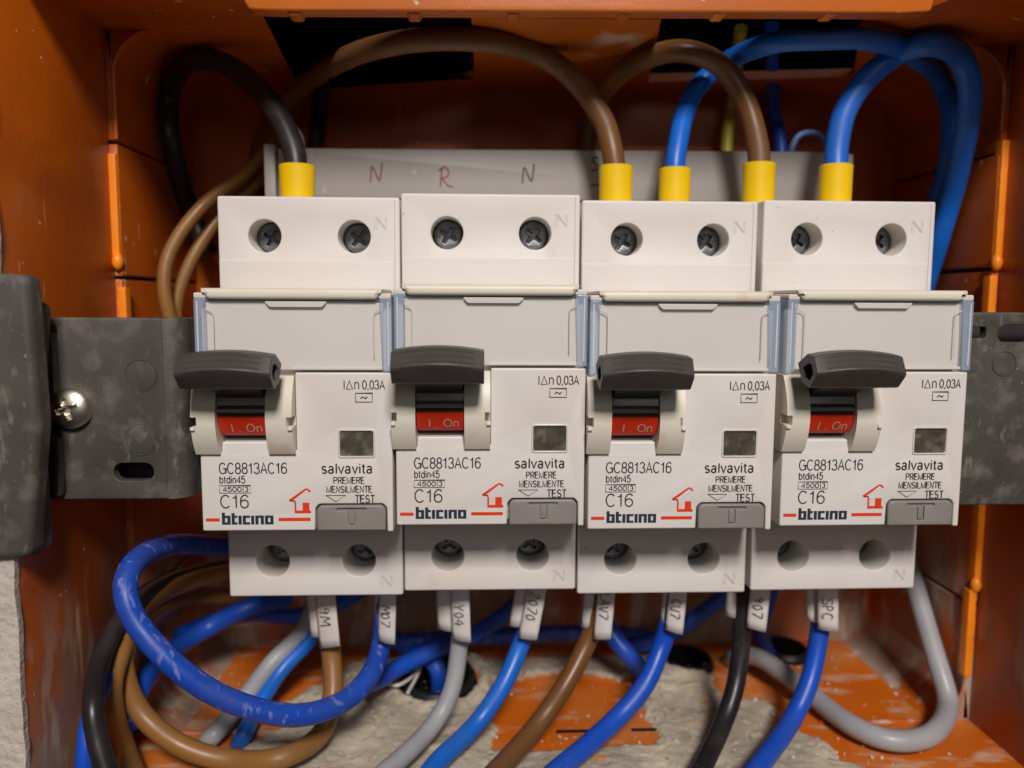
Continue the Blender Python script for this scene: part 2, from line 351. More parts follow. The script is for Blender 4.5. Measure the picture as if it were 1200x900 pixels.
# side walls of the deep cavity, with the mouth rim (an edge coloured as if lit) and vertical cracks along the ridge
def wall_grid(fn, nu, nv):
    bm = NB(); g = [[bm.verts.new(fn(i / nu, j / nv)) for j in range(nv + 1)] for i in range(nu + 1)]
    for i in range(nu):
        for j in range(nv): bm.faces.new((g[i][j], g[i + 1][j], g[i + 1][j + 1], g[i][j + 1])).smooth = True
    return bm
def loop_at(k, y):
    """rounded rectangle cross-section of the cavity; k widens it"""
    return [(u, y, v) for u, v in rrect(XL - k, ZB - k, XR + k, ZT + k, 11 + k, 8)]
def shell(bm, loops, close=True):
    rs = [[bm.verts.new(p) for p in l] for l in loops]
    for a, b in zip(rs, rs[1:]):
        for i in range(len(a)): bm.faces.new((a[i], a[(i + 1) % len(a)], b[(i + 1) % len(a)], b[i])).smooth = True
for side, X in (('left', XL), ('right', XR)):
    s = -1 if side == 'left' else 1
    bm = NB()
    # deep wall plates, split by the horizontal cracks seen above and below the bracket
    cuts = [ZB, -46.5, 24.5, 52.5, ZT] if side == 'left' else [ZB, -49, 27.5, 52.5, ZT]
    for i, (a, b) in enumerate(zip(cuts, cuts[1:])):
        g = .35
        w = obj('side_panel', slab(NB(), rrect(YR, a + (g if i else 0), YB, b - (g if i < 3 else 0), .5, 2), X + s * (.25 if i % 2 else 0), X + s * 2.2, 'yz', bev=.3), M['orange'], bx, origin=BO)
    # outer wall towards the mouth
    bm = NB(); box(bm, min(X + s * 1.6, X + s * 4), max(X + s * 1.6, X + s * 4), YF, YR - .2, OB, OT, .2)
    obj('mouth_wall', bm, M['orange'], bx, origin=BO)
    # ridge edge, its caught light put into a brighter orange: separate lengths with knobs at their ends
    zs = [(-2, 22.5), (29, 50)] if side == 'left' else [(-66, -45.5), (-43, -3), (0, 26.0), (30, 55)]
    for i, (a, b) in enumerate(zs):
        xo = X - s * .7 + s * (.9 if i % 2 else .0); w_ = 1.7; nn_ = 26; L1 = []; L2 = []
        for k in range(nn_ + 1):
            zz = a + (b - a) * k / nn_
            L1.append((xo - .08 * random.random(), zz)); L2.append((xo + w_ + noise.noise(Vector((zz * .5, X, i))) * .45, zz))
        if s < 0: L1, L2 = [(2 * xo - p[0], p[1]) for p in L1], [(2 * xo - p[0], p[1]) for p in L2]
        obj('ridge', slab(NB(), L1 + L2[::-1], YR - .9, YR + 1.5, bev=.12, seg=2), M['edge'], bx, origin=BO)
        if i:
            bm = NB(); bmesh.ops.create_uvsphere(bm, u_segments=12, v_segments=8, radius=1.5, matrix=Matrix.Translation((X + s * .7, YR - .6, a - 1.2)) @ Matrix.Diagonal((.8, .8, 1.25, 1)))
            for f in bm.faces: f.smooth = True
            obj('knob', bm, M['edge'], bx, origin=BO)
    # upper rounded corner of the ridge
    pts = []
    for k in range(9):
        t = rad(90 * k / 8); pts.append(Vector((X - s * 9 + s * 9 * math.cos(t) , YR - .3, ZT - 9 + 9 * math.sin(t))))
    pts = [Vector((X, YR - .3, ZT - 22 if side == 'left' else ZT - 18))] + pts + [Vector((X - s * 30, YR - .3, ZT))]
    obj('rim_corner', tube(NB(), catmull(pts, 3), .45, 8), M['orange'], bx, origin=BO)
    pts = []
    for k in range(9):
        t = rad(90 * k / 8); pts.append(Vector((X - s * 10 + s * 10 * math.cos(t), YR - .3, ZB + 10 - 10 * math.sin(t))))
    pts = [Vector((X, YR - .3, ZB + 14))] + pts + [Vector((X - s * 34, YR - .3, ZB))]
    obj('rim_corner', tube(NB(), catmull(pts, 3), .6, 8), M['orange'], bx, origin=BO)
    # corner web that rounds the cavity
    for zc, q in ((ZT, -1), (ZB, 1)):
        bm = NB(); c = (X - s * 10, zc + q * 10)
        arc = [(c[0] + s * 10.2 * math.cos(rad(90 * k / 6)), c[1] - q * 10.2 * math.sin(rad(90 * k / 6))) for k in range(7)]
        slab(bm, arc + [(X + s * 1.5, zc - q * 1.5)], YR, YB, bev=0)
        for f in bm.faces: f.smooth = True
        obj('corner_web', bm, M['orange'], bx, sharp=30, origin=BO)

# ceiling with two knocked-out openings
def zpoly(pp, Z): return [(p.x, p.y) for p in (atz(px, py, Z) for px, py in pp)]
opA = zpoly([(307, 16), (553, 16), (556, 92), (352, 106)], ZT)
opB = zpoly([(776, 16), (1012, 16), (1000, 90), (760, 96)], ZT)
bm = NB()
l0, l1 = at(292, 12, 9), at(1078, 14, 9)
slab(bm, [(OL, -4), (l0.x - 6, -4), (l0.x + 1, 9.6), (l1.x + 2, 9.6), (l1.x + 7, -4), (OR, -4), (OR, YB), (OL, YB)], ZT, ZT + 2, 'xy', bev=.0, holes=[opA, opB], through=True)
obj('top_panel', bm, M['orange'], bx, origin=BO)
# front lip under the top edge, which catches the light, with small nubs
l0, l1 = at(292, 12, 9), at(1078, 14, 9)
bm = NB(); slab(bm, roundc([(l0.x, l0.z), (l0.x + 4, l0.z - .1), (l1.x - 3, l1.z - .4), (l1.x + 2, ZT - 1), (l1.x + 4, ZT + 7), (l0.x - 6, ZT + 7)], .6), 8.6, 12, bev=.5)
obj('front_lip', bm, M['lip'], bx, origin=BO)
for px in (345, 485, 602, 733, 845, 975):
    p = at(px, 12, 9.6); w = 1.7
    bm = NB(); slab(bm, roundc([(p.x - w, p.z + .9), (p.x - w * .7, p.z - .95), (p.x + w * .6, p.z - .9), (p.x + w, p.z + .9)], .5), 9.4, 13, bev=.35)
    obj('nub', bm, M['edge'] if px > 800 else M['lip'], bx, origin=BO)
# bent knock-out flap hanging from the top, and its lower web
q = [at(px, py, Y) for px, py, Y in ((551, 20, 17), (776, 22, 17), (765, 45, 27), (735, 62, 36), (680, 73, 42), (560, 58, 36), (553, 30, 20))]
bm = NB()
top = [bm.verts.new(p) for p in q]; bot = [bm.verts.new(p + Vector((0, 1.6, .8))) for p in q]
bm.faces.new(top); bm.faces.new(bot[::-1])
for i in range(len(q)): bm.faces.new((top[i], bot[i], bot[(i + 1) % len(q)], top[(i + 1) % len(q)]))
bmesh.ops.bevel(bm, geom=list(bm.edges), offset=.3, segments=2, affect='EDGES')
fl = obj('knockout_flap', bm, M['lip'], bx, origin=BO); fl['label'] = 'bent orange knock-out flap with a plaster smear, hanging from the top edge'
q = [at(px, py, Y) for px, py, Y in ((556, 62, 42), (765, 62, 42), (758, 101, 71), (556, 101, 71))]
bm = NB(); top = [bm.verts.new(p) for p in q]; bot = [bm.verts.new(p + Vector((0, 0, 1.5))) for p in q]
bm.faces.new(top); bm.faces.new(bot[::-1])
for i in range(4): bm.faces.new((top[i], bot[i], bot[(i + 1) % 4], top[(i + 1) % 4]))
obj('knockout_web', bm, M['orange'], bx, origin=BO)

# floor with conduit holes
HOLES = [(514, 799, 10.0, 12.5), (805, 778, 7.0, 8.0), (916, 762, 6.5, 7.5), (388, 742, 6, 4)]
hc = [(atz(px, py, ZB), r, ry) for px, py, r, ry in HOLES[:3]]
bm = NB()
slab(bm, [(OL, YF), (OR, YF), (OR, YB), (OL, YB)], ZB, ZB - 2, 'xy', bev=0,
     holes=[circ(c.x, min(c.y, YB - ry - 1), r, 24, ry) for c, r, ry in hc], through=True)
obj('bottom_panel', bm, M['orange_floor'], bx, origin=BO)
# raised floor tab with slots at its front
for a, b, yy in ((652, 690, 858), (740, 776, 856), (560, 572, 862)):
    p0, p1 = atz(a, yy, ZB), atz(b, yy, ZB)
    bm = NB(); box(bm, p0.x, p1.x, p0.y - .5, p0.y + .5, ZB - .3, ZB + .25)
    obj('slot', bm, M['conduit'], bx, origin=BO)

# conduits in the floor holes
CL = ['black conduit end in the floor hole behind the labelled pale grey wire',
      'black conduit end in the floor hole between the dark blue and black wires',
      'black conduit end half hidden behind the thick pale grey cable']
for i, (c, r, ry) in enumerate(hc):
    cy = min(c.y, YB - ry - 1)
    t = thing('conduit', CL[i], 'conduit', (c.x, cy, ZB - 14), group='conduit ends in the floor of the box')
    bm = NB(); n = 28; rings = []
    prof = []
    for k in range(15):
        z = -14 + k * 1.15; prof.append((r * .94 + (.35 if k % 2 else -.25), z)); 
    prof += [(r * .80, prof[-1][1])] + [(r * .8, -14)]
    for pr, z in prof:
        rings.append([bm.verts.new((c.x + pr * math.cos(2 * math.pi * j / n), cy + pr * ry / r * math.sin(2 * math.pi * j / n), ZB + z + .12 * (j % 2))) for j in range(n)])
    for a, b in zip(rings, rings[1:]):
        for j in range(n): bm.faces.new((a[j], a[(j + 1) % n], b[(j + 1) % n], b[j])).smooth = True
    obj('corrugated_wall', bm, M['conduit'], t, origin=(c.x, cy, ZB - 14))
    bm = NB(); slab(bm, circ(c.x, cy, r * .8, 20, ry * .8), ZB - 13, ZB - 14, 'xy', bev=0)
    obj('inner_shadow_plug', bm, M['conduit'], t, origin=(c.x, cy, ZB - 14)).name = 'shade_plug'  # black disc standing in for the shade down inside the conduit

# dried mortar spread over the floor (a height field that only breaks the surface where the floor is covered)
def fpt(px, py): p = atz(px, py, ZB + 1.2); return p.x, p.y
x_a, _ = fpt(575, 830); x_b, _ = fpt(760, 830)
def mort(x, y):
    n = noise.fractal(Vector((x * .05, y * .05, 3.1)), .9, 2, 4) * 1.3
    wx, wy = x + noise.noise(Vector((x * .15, y * .15, 4))) * 3, y + noise.noise(Vector((x * .15, y * .15, 14))) * 3
    fine = noise.fractal(Vector((wx * .22, wy * .22, 8.1)), 1.0, 2, 3) * .16 + noise.noise(Vector((x * 2.2, y * 2.2, 2))) * .05
    fine += max(0, noise.noise(Vector((wx * .8, wy * .8, 21))) - .36) * 1.4          # crumbs
    fine -= max(0, .05 - abs(noise.noise(Vector((wx * .12, wy * .12, 31))))) * 3.5     # trowel cracks
    h = 1.2 + n + fine
    # bare orange tab in the middle
    dx = min(x - x_a, x_b - x); e = noise.noise(Vector((x * .12, y * .12, 1))) * 2.6 + noise.noise(Vector((x * .6, y * .6, 1))) * .9
    if dx + e > 0 and y > 20: h = min(h, .35 - (dx + e) * .9)
    if dx + e > 0 and y > 54 + 3 * e: h = 1.1 + fine + n * .4
    # right-hand bare part and left-hand bare strip
    rx = 33 + (60 - y) * .5 + noise.noise(Vector((x * .1, y * .15, 5))) * 7
    if x > rx: h -= (x - rx) * .5
    lx = -66 + (y - 20) * .35 + noise.noise(Vector((x * .2, y * .2, 9))) * 5
    if x < lx: h -= (lx - x) * .45
    if y > 64: h -= (y - 64) * .5
    for c, r, ry in hc:
        cy = min(c.y, YB - ry - 1); d = math.hypot((x - c.x) / r, (y - cy) / ry) + noise.noise(Vector((x * .5, y * .5, 2))) * .06
        if d < 1.45: h += 1.6 * max(0, 1 - abs(d - 1.22) / .25)
        if d < 1.06: h = -4
    # lump on the left by the brown loop
    d = math.hypot((x + 58) / 15, (y - 40) / 14); h += 2.2 * max(0, 1 - d * d)
    return max(h, -4)
bm = NB(); NX, NY = 420, 210; g = []
for i in range(NX + 1):
    x = -90 + 165 * i / NX; g.append([])
    for j in range(NY + 1):
        y = -8 + 82 * j / NY; g[-1].append(bm.verts.new((x, y, ZB + mort(x, y))))
for i in range(NX):
    for j in range(NY):
        f4 = (g[i][j], g[i + 1][j], g[i + 1][j + 1], g[i][j + 1])
        if max(v.co.z for v in f4) > ZB - .6: bm.faces.new(f4).smooth = True
bmesh.ops.delete(bm, geom=[v for v in bm.verts if not v.link_faces], context='VERTS')
mo = obj('dried_mortar', bm, M['mortar'], sharp=180, recalc=False)
mo['label'] = 'rough beige dried mortar spread over the floor of the orange box'; mo['category'] = 'mortar'

bm = NB()
for k in range(420):
    x, y = random.uniform(-85, 85), random.uniform(12, 70); h_ = max(mort(x, y), 0)
    r = random.choice((.12, .18, .25, .4)) * random.uniform(.8, 1.6)
    mx_ = Matrix.Translation((x, y, ZB + h_ + r * .3)) @ Matrix.Rotation(random.random() * 6, 4, (random.random(), random.random(), 1)) @ Matrix.Diagonal((r, r * random.uniform(.5, 1), r * random.uniform(.4, .8), 1))
    bmesh.ops.create_icosphere(bm, subdivisions=1, radius=1, matrix=mx_)
cr = obj('mortar_crumbs', bm, M['plaster'], sharp=20); cr['kind'] = 'stuff'; cr['label'] = 'loose pale mortar crumbs scattered on the floor of the box'; cr['category'] = 'crumbs'
# plaster wall round the mouth and a dark masonry box added behind to keep light out
def edge_noise(a, b, fixed, vertical, n=60):
    out = []
    for k in range(n + 1):
        t = a + (b - a) * k / n; e = noise.noise(Vector((t * .25, fixed, 4))) * .45 + noise.noise(Vector((t * .9, fixed, 7))) * .3
        out.append((fixed + e, t) if vertical else (t, fixed + e))
    return out
bm = NB()
hole = edge_noise(OB - 2, OT + 27, OL + .4, True)[::-1] + edge_noise(OL, OR, OB - 1, False) + edge_noise(OB - 2, OT + 27, OR + .5, True) + edge_noise(OL, OR, OT + 28, False)[::-1]
slab(bm, [(-400, -350), (400, -350), (400, 350), (-400, 350)], YF - 1.5, YF - .1, bev=0, holes=[hole], through=True)
wl = obj('wall', bm, M['plaster']); wl['kind'] = 'structure'
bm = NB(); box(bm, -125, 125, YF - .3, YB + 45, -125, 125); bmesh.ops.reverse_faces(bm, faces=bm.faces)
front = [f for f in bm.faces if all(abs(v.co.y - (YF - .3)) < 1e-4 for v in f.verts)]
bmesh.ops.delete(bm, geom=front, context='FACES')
ma = obj('masonry_light_block', bm, M['masonry'], recalc=False); ma['kind'] = 'structure'

# ------------------------------------------------------------------ dark grey mounting frame
mf = thing('mounting_frame', 'dusty dark grey mounting frame with slotted side plates beside the breakers', 'mounting frame', (0, 60, 0)); FO = (0, 60, 0)
# left plate: flat front, rounded bend, return towards the back
YPL = -2.0
def plate_path(x0, xb, y, s, yend):
    pts = [(x0, y)]; 
    for k in range(7):
        t = rad(90 * k / 6); pts.append((xb - s * 3.5 + s * 3.5 * math.sin(t), y + 3.5 - 3.5 * math.cos(t)))
    pts.append((xb + s * 1.5, yend)); return pts
a = at(48, 372, YPL); b = at(213, 372, YPL); z1 = a.z; z0 = at(200, 585, YPL).z
sl0, sl1 = at(133, 553, YPL), at(180, 553, YPL)
bm = NB(); slab(bm, roundc([(a.x - 3, z0), (b.x - 3.5, z0), (b.x - 3.5, z1), (a.x - 3, z1)], .4), YPL, YPL + 2, bev=.35,
     holes=[rrect(sl0.x, sl0.z - 1.6, sl1.x, sl1.z + 1.6, 1.5, 5)], through=True)
pl = obj('side_plate', bm, M['greyframe'], mf, origin=FO); pl['label'] = 'left side plate with a screw and one slot'
bm = NB()
prof = plate_path(b.x - 3.5, b.x, YPL, 1, 57)[1:]
inner = [(x - (2 if k > 2 else .0) , y + (2 if k <= 2 else 0.5)) for k, (x, y) in enumerate(prof)]
slab(bm, [(x, y) for x, y in prof] + [(x, y) for x, y in inner[::-1]], z1 - .05, z0 + .05, 'xy', bev=.25)
for f in bm.faces: f.smooth = f.smooth or abs(f.normal.z) < .5
obj('plate_bend', bm, M['greyframe'], mf, origin=FO)
for cx, cy in ((165, 440), (165, 515)):
    c = at(cx, cy, YPL); bm = NB(); slab(bm, circ(c.x, c.z, 2.6, 28), YPL - .12, YPL + .5, bev=.1); obj('knockout_disc', bm, M['greyframe'], mf, origin=FO); bm = NB()
    tube(bm, [Vector((c.x + 2.75 * math.cos(rad(t * 10)), YPL, c.z + 2.75 * math.sin(rad(t * 10)))) for t in range(37)], .17, 6, cap=False)
    obj('moulding_mark', bm, M['greyframe'], mf, origin=FO)
bm = NB(); box(bm, -94, b.x - 2.5, 7, 8.5, z0 + 1, z1 - 1, .2); obj('dark_slot_backing', bm, M['rotor'], mf, origin=FO)  # black sheet added behind the left plate so its slot reads dark
# vertical column at the far left: bulged front face with rounded top
YC = YF - 3.2
c0, c1, c2 = at(-60, 320, YC), at(31, 322, YC), at(33, 655, YC)
bm = NB(); slab(bm, roundc([(c0.x, c2.z - .5), (c2.x + .2, c2.z), (c1.x + .6, 0), (c1.x, c1.z), (c0.x, c1.z + .6)], 1.6, 5), YC, YC + 3.8, bev=1.3, seg=4)
obj('side_column', bm, M['greyframe'], mf, origin=FO)
e0, e1 = at(46, 380, YC + 4), at(48, 650, YC + 4)
bm = NB(); slab(bm, roundc([(c0.x + 4, e1.z), (e1.x, e1.z), (e1.x - .2, 0), (e0.x, e0.z + 3), (c0.x + 4, e0.z + 6)], 1.2, 4), YC + 3.7, YC + 8, bev=.6)
obj('column_flank', bm, M['greyframe'], mf, origin=FO)
for k, (px, w_, zt_, zb_) in enumerate(((56, 1.5, z1 - 2.5, 1.8), (54, 2.4, -4.0, z0 + 1.0))):
    p = at(px, 430, YPL - 2.2); bm = NB(); box(bm, p.x - w_ * .5, p.x + w_ * .5, YPL - 2.0, YPL + .4, zb_, zt_, .5)
    obj('rib', bm, M['greyframe'], mf, origin=FO)
# screw
sc = at(77, 480, YPL - 2.5)
bm = NB(); n = 28; R = 3.55
def cross(dx, dz, s=1.0): return (abs(dx) < .42 * s and abs(dz) < 1.9 * s) or (abs(dz) < .42 * s and abs(dx) < 1.9 * s)
G = 40; vs = {}
for i in range(G + 1):
    for j in range(n * 2):
        rr = R * i / G; t = math.pi * j / n + rad(28); dx, dz = rr * math.cos(t), rr * math.sin(t)
        y = -2.1 * math.sqrt(max(0, 1 - (rr / (R * 1.06)) ** 2)) + .3
        u, v = dx * math.cos(.35) + dz * math.sin(.35), -dx * math.sin(.35) + dz * math.cos(.35)
        if cross(u, v): y += 1.1 * (1 - rr / R * .7)
        vs[i, j] = bm.verts.new((sc.x + dx, YPL - .8 + y, sc.z + dz))
for i in range(G):
    for j in range(n * 2):
        k = (j + 1) % (n * 2)
        try: bm.faces.new((vs[i, j], vs[i + 1, j], vs[i + 1, k], vs[i, k])).smooth = True
        except ValueError: pass
rim = [vs[G, j] for j in range(n * 2)]; low = [bm.verts.new((v.co.x, YPL, v.co.z)) for v in rim]
for j in range(n * 2): bm.faces.new((rim[j], low[j], low[(j + 1) % (n * 2)], rim[(j + 1) % (n * 2)])).smooth = True
bmesh.ops.remove_doubles(bm, verts=bm.verts, dist=.0005)
obj('screw', bm, M['screwhead'], mf, sharp=45, origin=FO)
# right plate
YPR = 4.0
a = at(1120, 365, YPR); z1r = at(1160, 366, YPR).z; z0r = at(1160, 592, YPR).z
s0, s1 = at(1169, 391, YPR), at(1213, 391, YPR); h0, h1 = at(1135, 390, YPR), at(1156, 390, YPR)
bm = NB(); slab(bm, roundc([(71.2, z0r), (OR - 2, z0r), (OR - 2, z1r), (71.2, z1r)], .5), YPR, YPR + 2, bev=.35,
     holes=[rrect(s0.x, s0.z - 1.6, s1.x, s1.z + 1.6, 1.5, 5), rrect(72.3, h0.z - 1.1, max(h1.x, 74), h1.z + 1.1, .5, 3)], through=True)
pr_ = obj('side_plate', bm, M['greyframe'], mf, origin=FO); pr_['label'] = 'right side plate with a long slot near its top'
bm = NB(); box(bm, 71.2, 73.2, YPR + 2.1, 57, z0r, z1r, .3); obj('plate_return', bm, M['greyframe'], mf, origin=FO)
bm = NB(); box(bm, 73.6, 90, 13, 14.5, z0r + 1, z1r - 1, .2); obj('dark_slot_backing', bm, M['rotor'], mf, origin=FO)  # black sheet added to darken the slots of the right plate
c = at(1177, 426, YPR); bm = NB()
tube(bm, [Vector((c.x + 2.3 * math.cos(rad(t * 10)), YPR, c.z + 2.3 * math.sin(rad(t * 10)))) for t in range(37)], .17, 6, cap=False)
obj('moulding_mark', bm, M['greyframe'], mf, origin=FO)
bm = NB(); box(bm, -74, 74, 60.5, 62, -17.5, 17.5, .2); box(bm, -74, 74, 58.3, 60.4, 12.6, 14, .1); box(bm, -74, 74, 58.3, 60.4, -14, -12.6, .1)
obj('rail', bm, M['steel'], mf, origin=FO)

# grey strip with pencilled letters behind the breakers
YS = 42.0
s0, s1, s2 = at(309, 172, YS), at(1001, 178, YS), at(310, 231, YS)
gb = thing('marking_strip', 'grey plastic strip with handwritten letters behind the tops of the breakers', 'marking strip', (0, YS + 20, s2.z)); GO = (0, YS + 20, s2.z)
bm = NB(); slab(bm, roundc([(s0.x + 3, s2.z), (s1.x - 4.5, s2.z - .2), (s1.x - 4.5, s1.z), (s0.x + 3, s0.z - .15)], .4), YS, YS + 1.6, bev=.3)
obj('front_face', bm, M['bar'], gb, origin=GO)
bm = NB(); box(bm, s0.x + 3, s1.x - 4.5, YS + 1.7, YS + 20, s0.z - 1.8, s0.z - .5, .2); obj('top_face', bm, M['bar'], gb, origin=GO)
for x in (s0.x, s1.x - 4.2):
    bm = NB(); box(bm, x, x + (2.6 if x < 0 else 4.0), YS - .4, YS + 31, s2.z - 8, s0.z + (.6 if x < 0 else 0), .4)
    obj('end_cheek', bm, M['bar'], gb, origin=GO)
STROKE = {  # pen strokes in a unit box
 'N': [[(0, 0), (.12, .8), (.55, .12), (.72, 1)]], 'M': [[(0, 0), (.1, 1), (.4, .35), (.7, 1), (.85, 0)]],
 'R': [[(.1, 0), (.2, .95)], [(.0, .8), (.35, 1), (.62, .78), (.5, .5), (.22, .42), (.6, .05), (.9, .02)]],
 'S': [[(.7, .9), (.35, 1), (.15, .78), (.4, .55), (.7, .35), (.55, .05), (.1, .02)]],
 'L': [[(.1, 1), (.05, 0), (.6, .02)]], 'A': [[(0, 0), (.35, 1), (.65, 0)], [(.12, .35), (.55, .35)]],
 'V': [[(0, 1), (.3, 0), (.6, 1)]], 'T': [[(0, 1), (.7, 1)], [(.35, 1), (.32, 0)]],
 'C': [[(.65, .85), (.3, 1), (.05, .5), (.25, .02), (.65, .12)]], 'U': [[(0, 1), (.1, .1), (.45, .05), (.6, 1)]],
 '0': [[(.3, 1), (.05, .55), (.25, 0), (.55, .4), (.35, 1)]], '7': [[(0, 1), (.6, 1), (.2, 0)]], '2': [[(0, .8), (.35, 1), (.5, .7), (0, 0), (.6, .02)]],
 '4': [[(.4, 1), (0, .35), (.65, .4)], [(.45, .7), (.4, 0)]], 'Y': [[(0, 1), (.3, .5), (.6, 1)], [(.3, .5), (.25, 0)]],
 '9': [[(.5, .75), (.2, .95), (.05, .7), (.3, .5), (.5, .75), (.4, 0)]], '8': [[(.3, .5), (.05, .75), (.3, 1), (.5, .75), (.3, .5), (.02, .22), (.3, 0), (.55, .25), (.3, .5)]],
 'P': [[(.1, 0), (.12, 1), (.5, .9), (.45, .55), (.12, .5)]]}
def pen(parent, origin, s, x0, z0, h, wscale=1.0, y=0, lw=.3, material='pen', f=None, name='lettering'):
    bm = NB(); x = x0
    for ch in s:
        for st in STROKE.get(ch, []):
            pts = [Vector((x + px_ * h * wscale, z0 + pz * h)) for px_, pz in st]
            if len(pts) > 2:
                pts = [Vector(p[:2]) for p in catmull([Vector((p.x, p.y, 0)) for p in pts], 4)]
            ribbon(bm, pts, lw, y, f=f or (lambda u, v, y: (u, y, v)))
        x += h * .82 * wscale
    return obj(name, bm, M[material], parent, origin=origin, recalc=False)
for px, py, ch, mm_ in ((434, 214, 'N', 'penred'), (514, 219, 'R', 'penred'), (612, 215, 'N', 'pen'), (692, 200, 'S', 'pen')):
    p = at(px, py, YS); pen(gb, GO, ch, p.x, p.z, 4.4 if ch != 'S' else 3.0, .85, YS - .06, .33, mm_)
p = at(692, 217, YS); bm = NB(); ribbon(bm, [(p.x, p.z), (p.x + 2.4, p.z + .1)], .35, YS - .06); obj('lettering', bm, M['pen'], gb, origin=GO, recalc=False)

# ------------------------------------------------------------------ one breaker, 35 mm wide, front at Y = 0, its left edge at x = 0
def make_breaker():
    root = thing('circuit_breaker', 'x', 'circuit breaker', (0, 0, 0), 'circuit breakers on the rail')
    w = 'white'
    # housing with four screw holes
    bm = NB(); hz, hb = 31.9, -32.5
    slab(bm, roundc([(.15, -39.75), (34.85, -39.75), (34.85, 39.4), (.15, 39.4)], .5), 14, 58, bev=.35,
         holes=[circ(9.0, hz, 3.15, 40), circ(26.1, hz, 3.15, 40), circ(8.9, hb, 3.3, 40), circ(26.1, hb, 3.3, 40)], hdepth=[10, 10, 13, 13])
    obj('housing', bm, M[w], root)
    bm = NB(); rect(bm, 33.85, 20.9, 33.95, 39.0, 13.97); obj('seam', bm, M['relief_shade'], root, recalc=False)
    bm = NB(); slab(bm, roundc([(.25, 21.2), (33.7, 21.2), (33.7, 27.2), (.25, 27.2)], .2), 13.82, 14.5, bev=.15); obj('upper_ledge', bm, M[w], root)
    for (x, z, d, r) in ((9, hz, 19.6, 2.9), (26.1, hz, 19.6, 2.9), (8.9, hb, 23, 3.0), (26.1, hb, 23, 3.0)):
        bm = NB(); rot_ = random.uniform(0, 1.5); pts = []
        k = r * .62; t_ = .38
        cr = [(-t_, -k), (t_, -k), (t_, -t_), (k, -t_), (k, t_), (t_, t_), (t_, k), (-t_, k), (-t_, t_), (-k, t_), (-k, -t_), (-t_, -t_)]
        cr = [(x + a * math.cos(rot_) - b * math.sin(rot_), z + a * math.sin(rot_) + b * math.cos(rot_)) for a, b in cr]
        slab(bm, circ(x, z, r, 28), d, d + 3, bev=.35, holes=[cr], hdepth=1.2)
        obj('terminal_screw', bm, M['darksteel'], root)
        bm = NB(); slab(bm, circ(x, z, r + .2, 20), d + 3.3, d + 3.5, bev=0); obj('terminal_clamp', bm, M['conduit'], root)
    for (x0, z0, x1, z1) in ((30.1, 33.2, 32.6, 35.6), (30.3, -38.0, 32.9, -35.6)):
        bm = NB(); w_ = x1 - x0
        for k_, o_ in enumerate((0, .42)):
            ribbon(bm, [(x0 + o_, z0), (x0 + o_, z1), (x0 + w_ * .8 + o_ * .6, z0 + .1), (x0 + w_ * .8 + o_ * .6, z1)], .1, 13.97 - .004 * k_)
        obj('letter_relief_shade', bm, M['relief_shade'], root, recalc=False)  # flat grey outlines: shading of the embossed letter drawn as colour
    # front cover
    ow = [(.15, -22.15), (20.35, -22.15), (20.45, -18.0), (21.2, -17.25), (32.7, -17.25), (33.4, -18.0), (33.45, -22.5), (34.55, -22.5), (34.55, 6.75),
          (17.35, 6.75), (17.35, -7.5), (12.6, -7.5), (12.4, -5.75), (4.1, -5.75), (3.95, -7.95), (.15, -7.95)]
    bm = NB(); slab(bm, roundc(ow, .35, 3), 0, 13.9, bev=.3, holes=[rrect(24.9, -8.6, 31.3, -3.6, .4, 3)], hdepth=1.0)
    obj('front_cover', bm, M[w], root)
    bm = NB(); slab(bm, roundc([(.4, -21.8), (34.3, -21.8), (34.3, 20.6), (.4, 20.6)], .5), 2.2, 13.8, bev=.3,
         holes=[rrect(3.9, -5.5, 12.8, 6.2, .3, 2)], hdepth=4); obj('inner_body', bm, M[w], root)
    # ears (cheeks) either side of the switch
    def ear(x0, x1, outer_left):
        # side profile (Y, z)
        prof = []
        for k in range(15):
            t = k / 14; z = 6.2 - 14.1 * t; prof.append((.1 - 3.0 * math.sin(math.pi * min(1, t * .93 + .02)) ** .75, z))
        prof = prof + [(6, -7.9), (6, 6.2)]
        xo0, xo1 = (x0, x0 + 1.15) if outer_left else (x1 - 1.15, x1)
        bm = NB(); slab(bm, prof, x0, x1, 'yz', bev=0.0)
        for f in bm.faces: f.smooth = True
        e = obj('switch_cheek', bm, M['cream'], root, sharp=35)
        bm = NB(); c0, c1 = (x0 - 1, x0 + 1.0) if outer_left else (x1 - 1.0, x1 + 1)
        box(bm, c0, c1, -6, .3, -2.7, -.9); cut = obj('cutter', bm, M['cream'])
        md = e.modifiers.new('notch', 'BOOLEAN'); md.object = cut; md.operation = 'DIFFERENCE'; md.solver = 'EXACT'
        bpy.context.view_layer.update()
        nm = bpy.data.meshes.new_from_object(e.evaluated_get(bpy.context.evaluated_depsgraph_get()))
        e.modifiers.clear(); e.data = nm; bpy.data.objects.remove(cut)
        nm.set_sharp_from_angle(angle=rad(35))
        bv = e.modifiers.new('soft_edges', 'BEVEL'); bv.width = .22 * U; bv.segments = 2; bv.limit_method = 'ANGLE'; bv.angle_limit = rad(40)
        bm = NB(); k0 = xo0 - .1 if outer_left else xo1 - .75
        box(bm, k0, k0 + .85, -3.15, -.3, -3.3, -2.6, .2); obj('pivot_knob', bm, M['cream'], root)
    ear(-.35, 3.9, True); ear(12.6, 17.25, False)
    # rotor, seen between the ears, with the red flag
    cy_, cz_, RR = 5.2, .6, 7.3
    def arc(a0, a1, r, n): return [(cy_ - r * math.cos(rad(a0 + (a1 - a0) * k / n)), cz_ + r * math.sin(rad(a0 + (a1 - a0) * k / n))) for k in range(n + 1)]
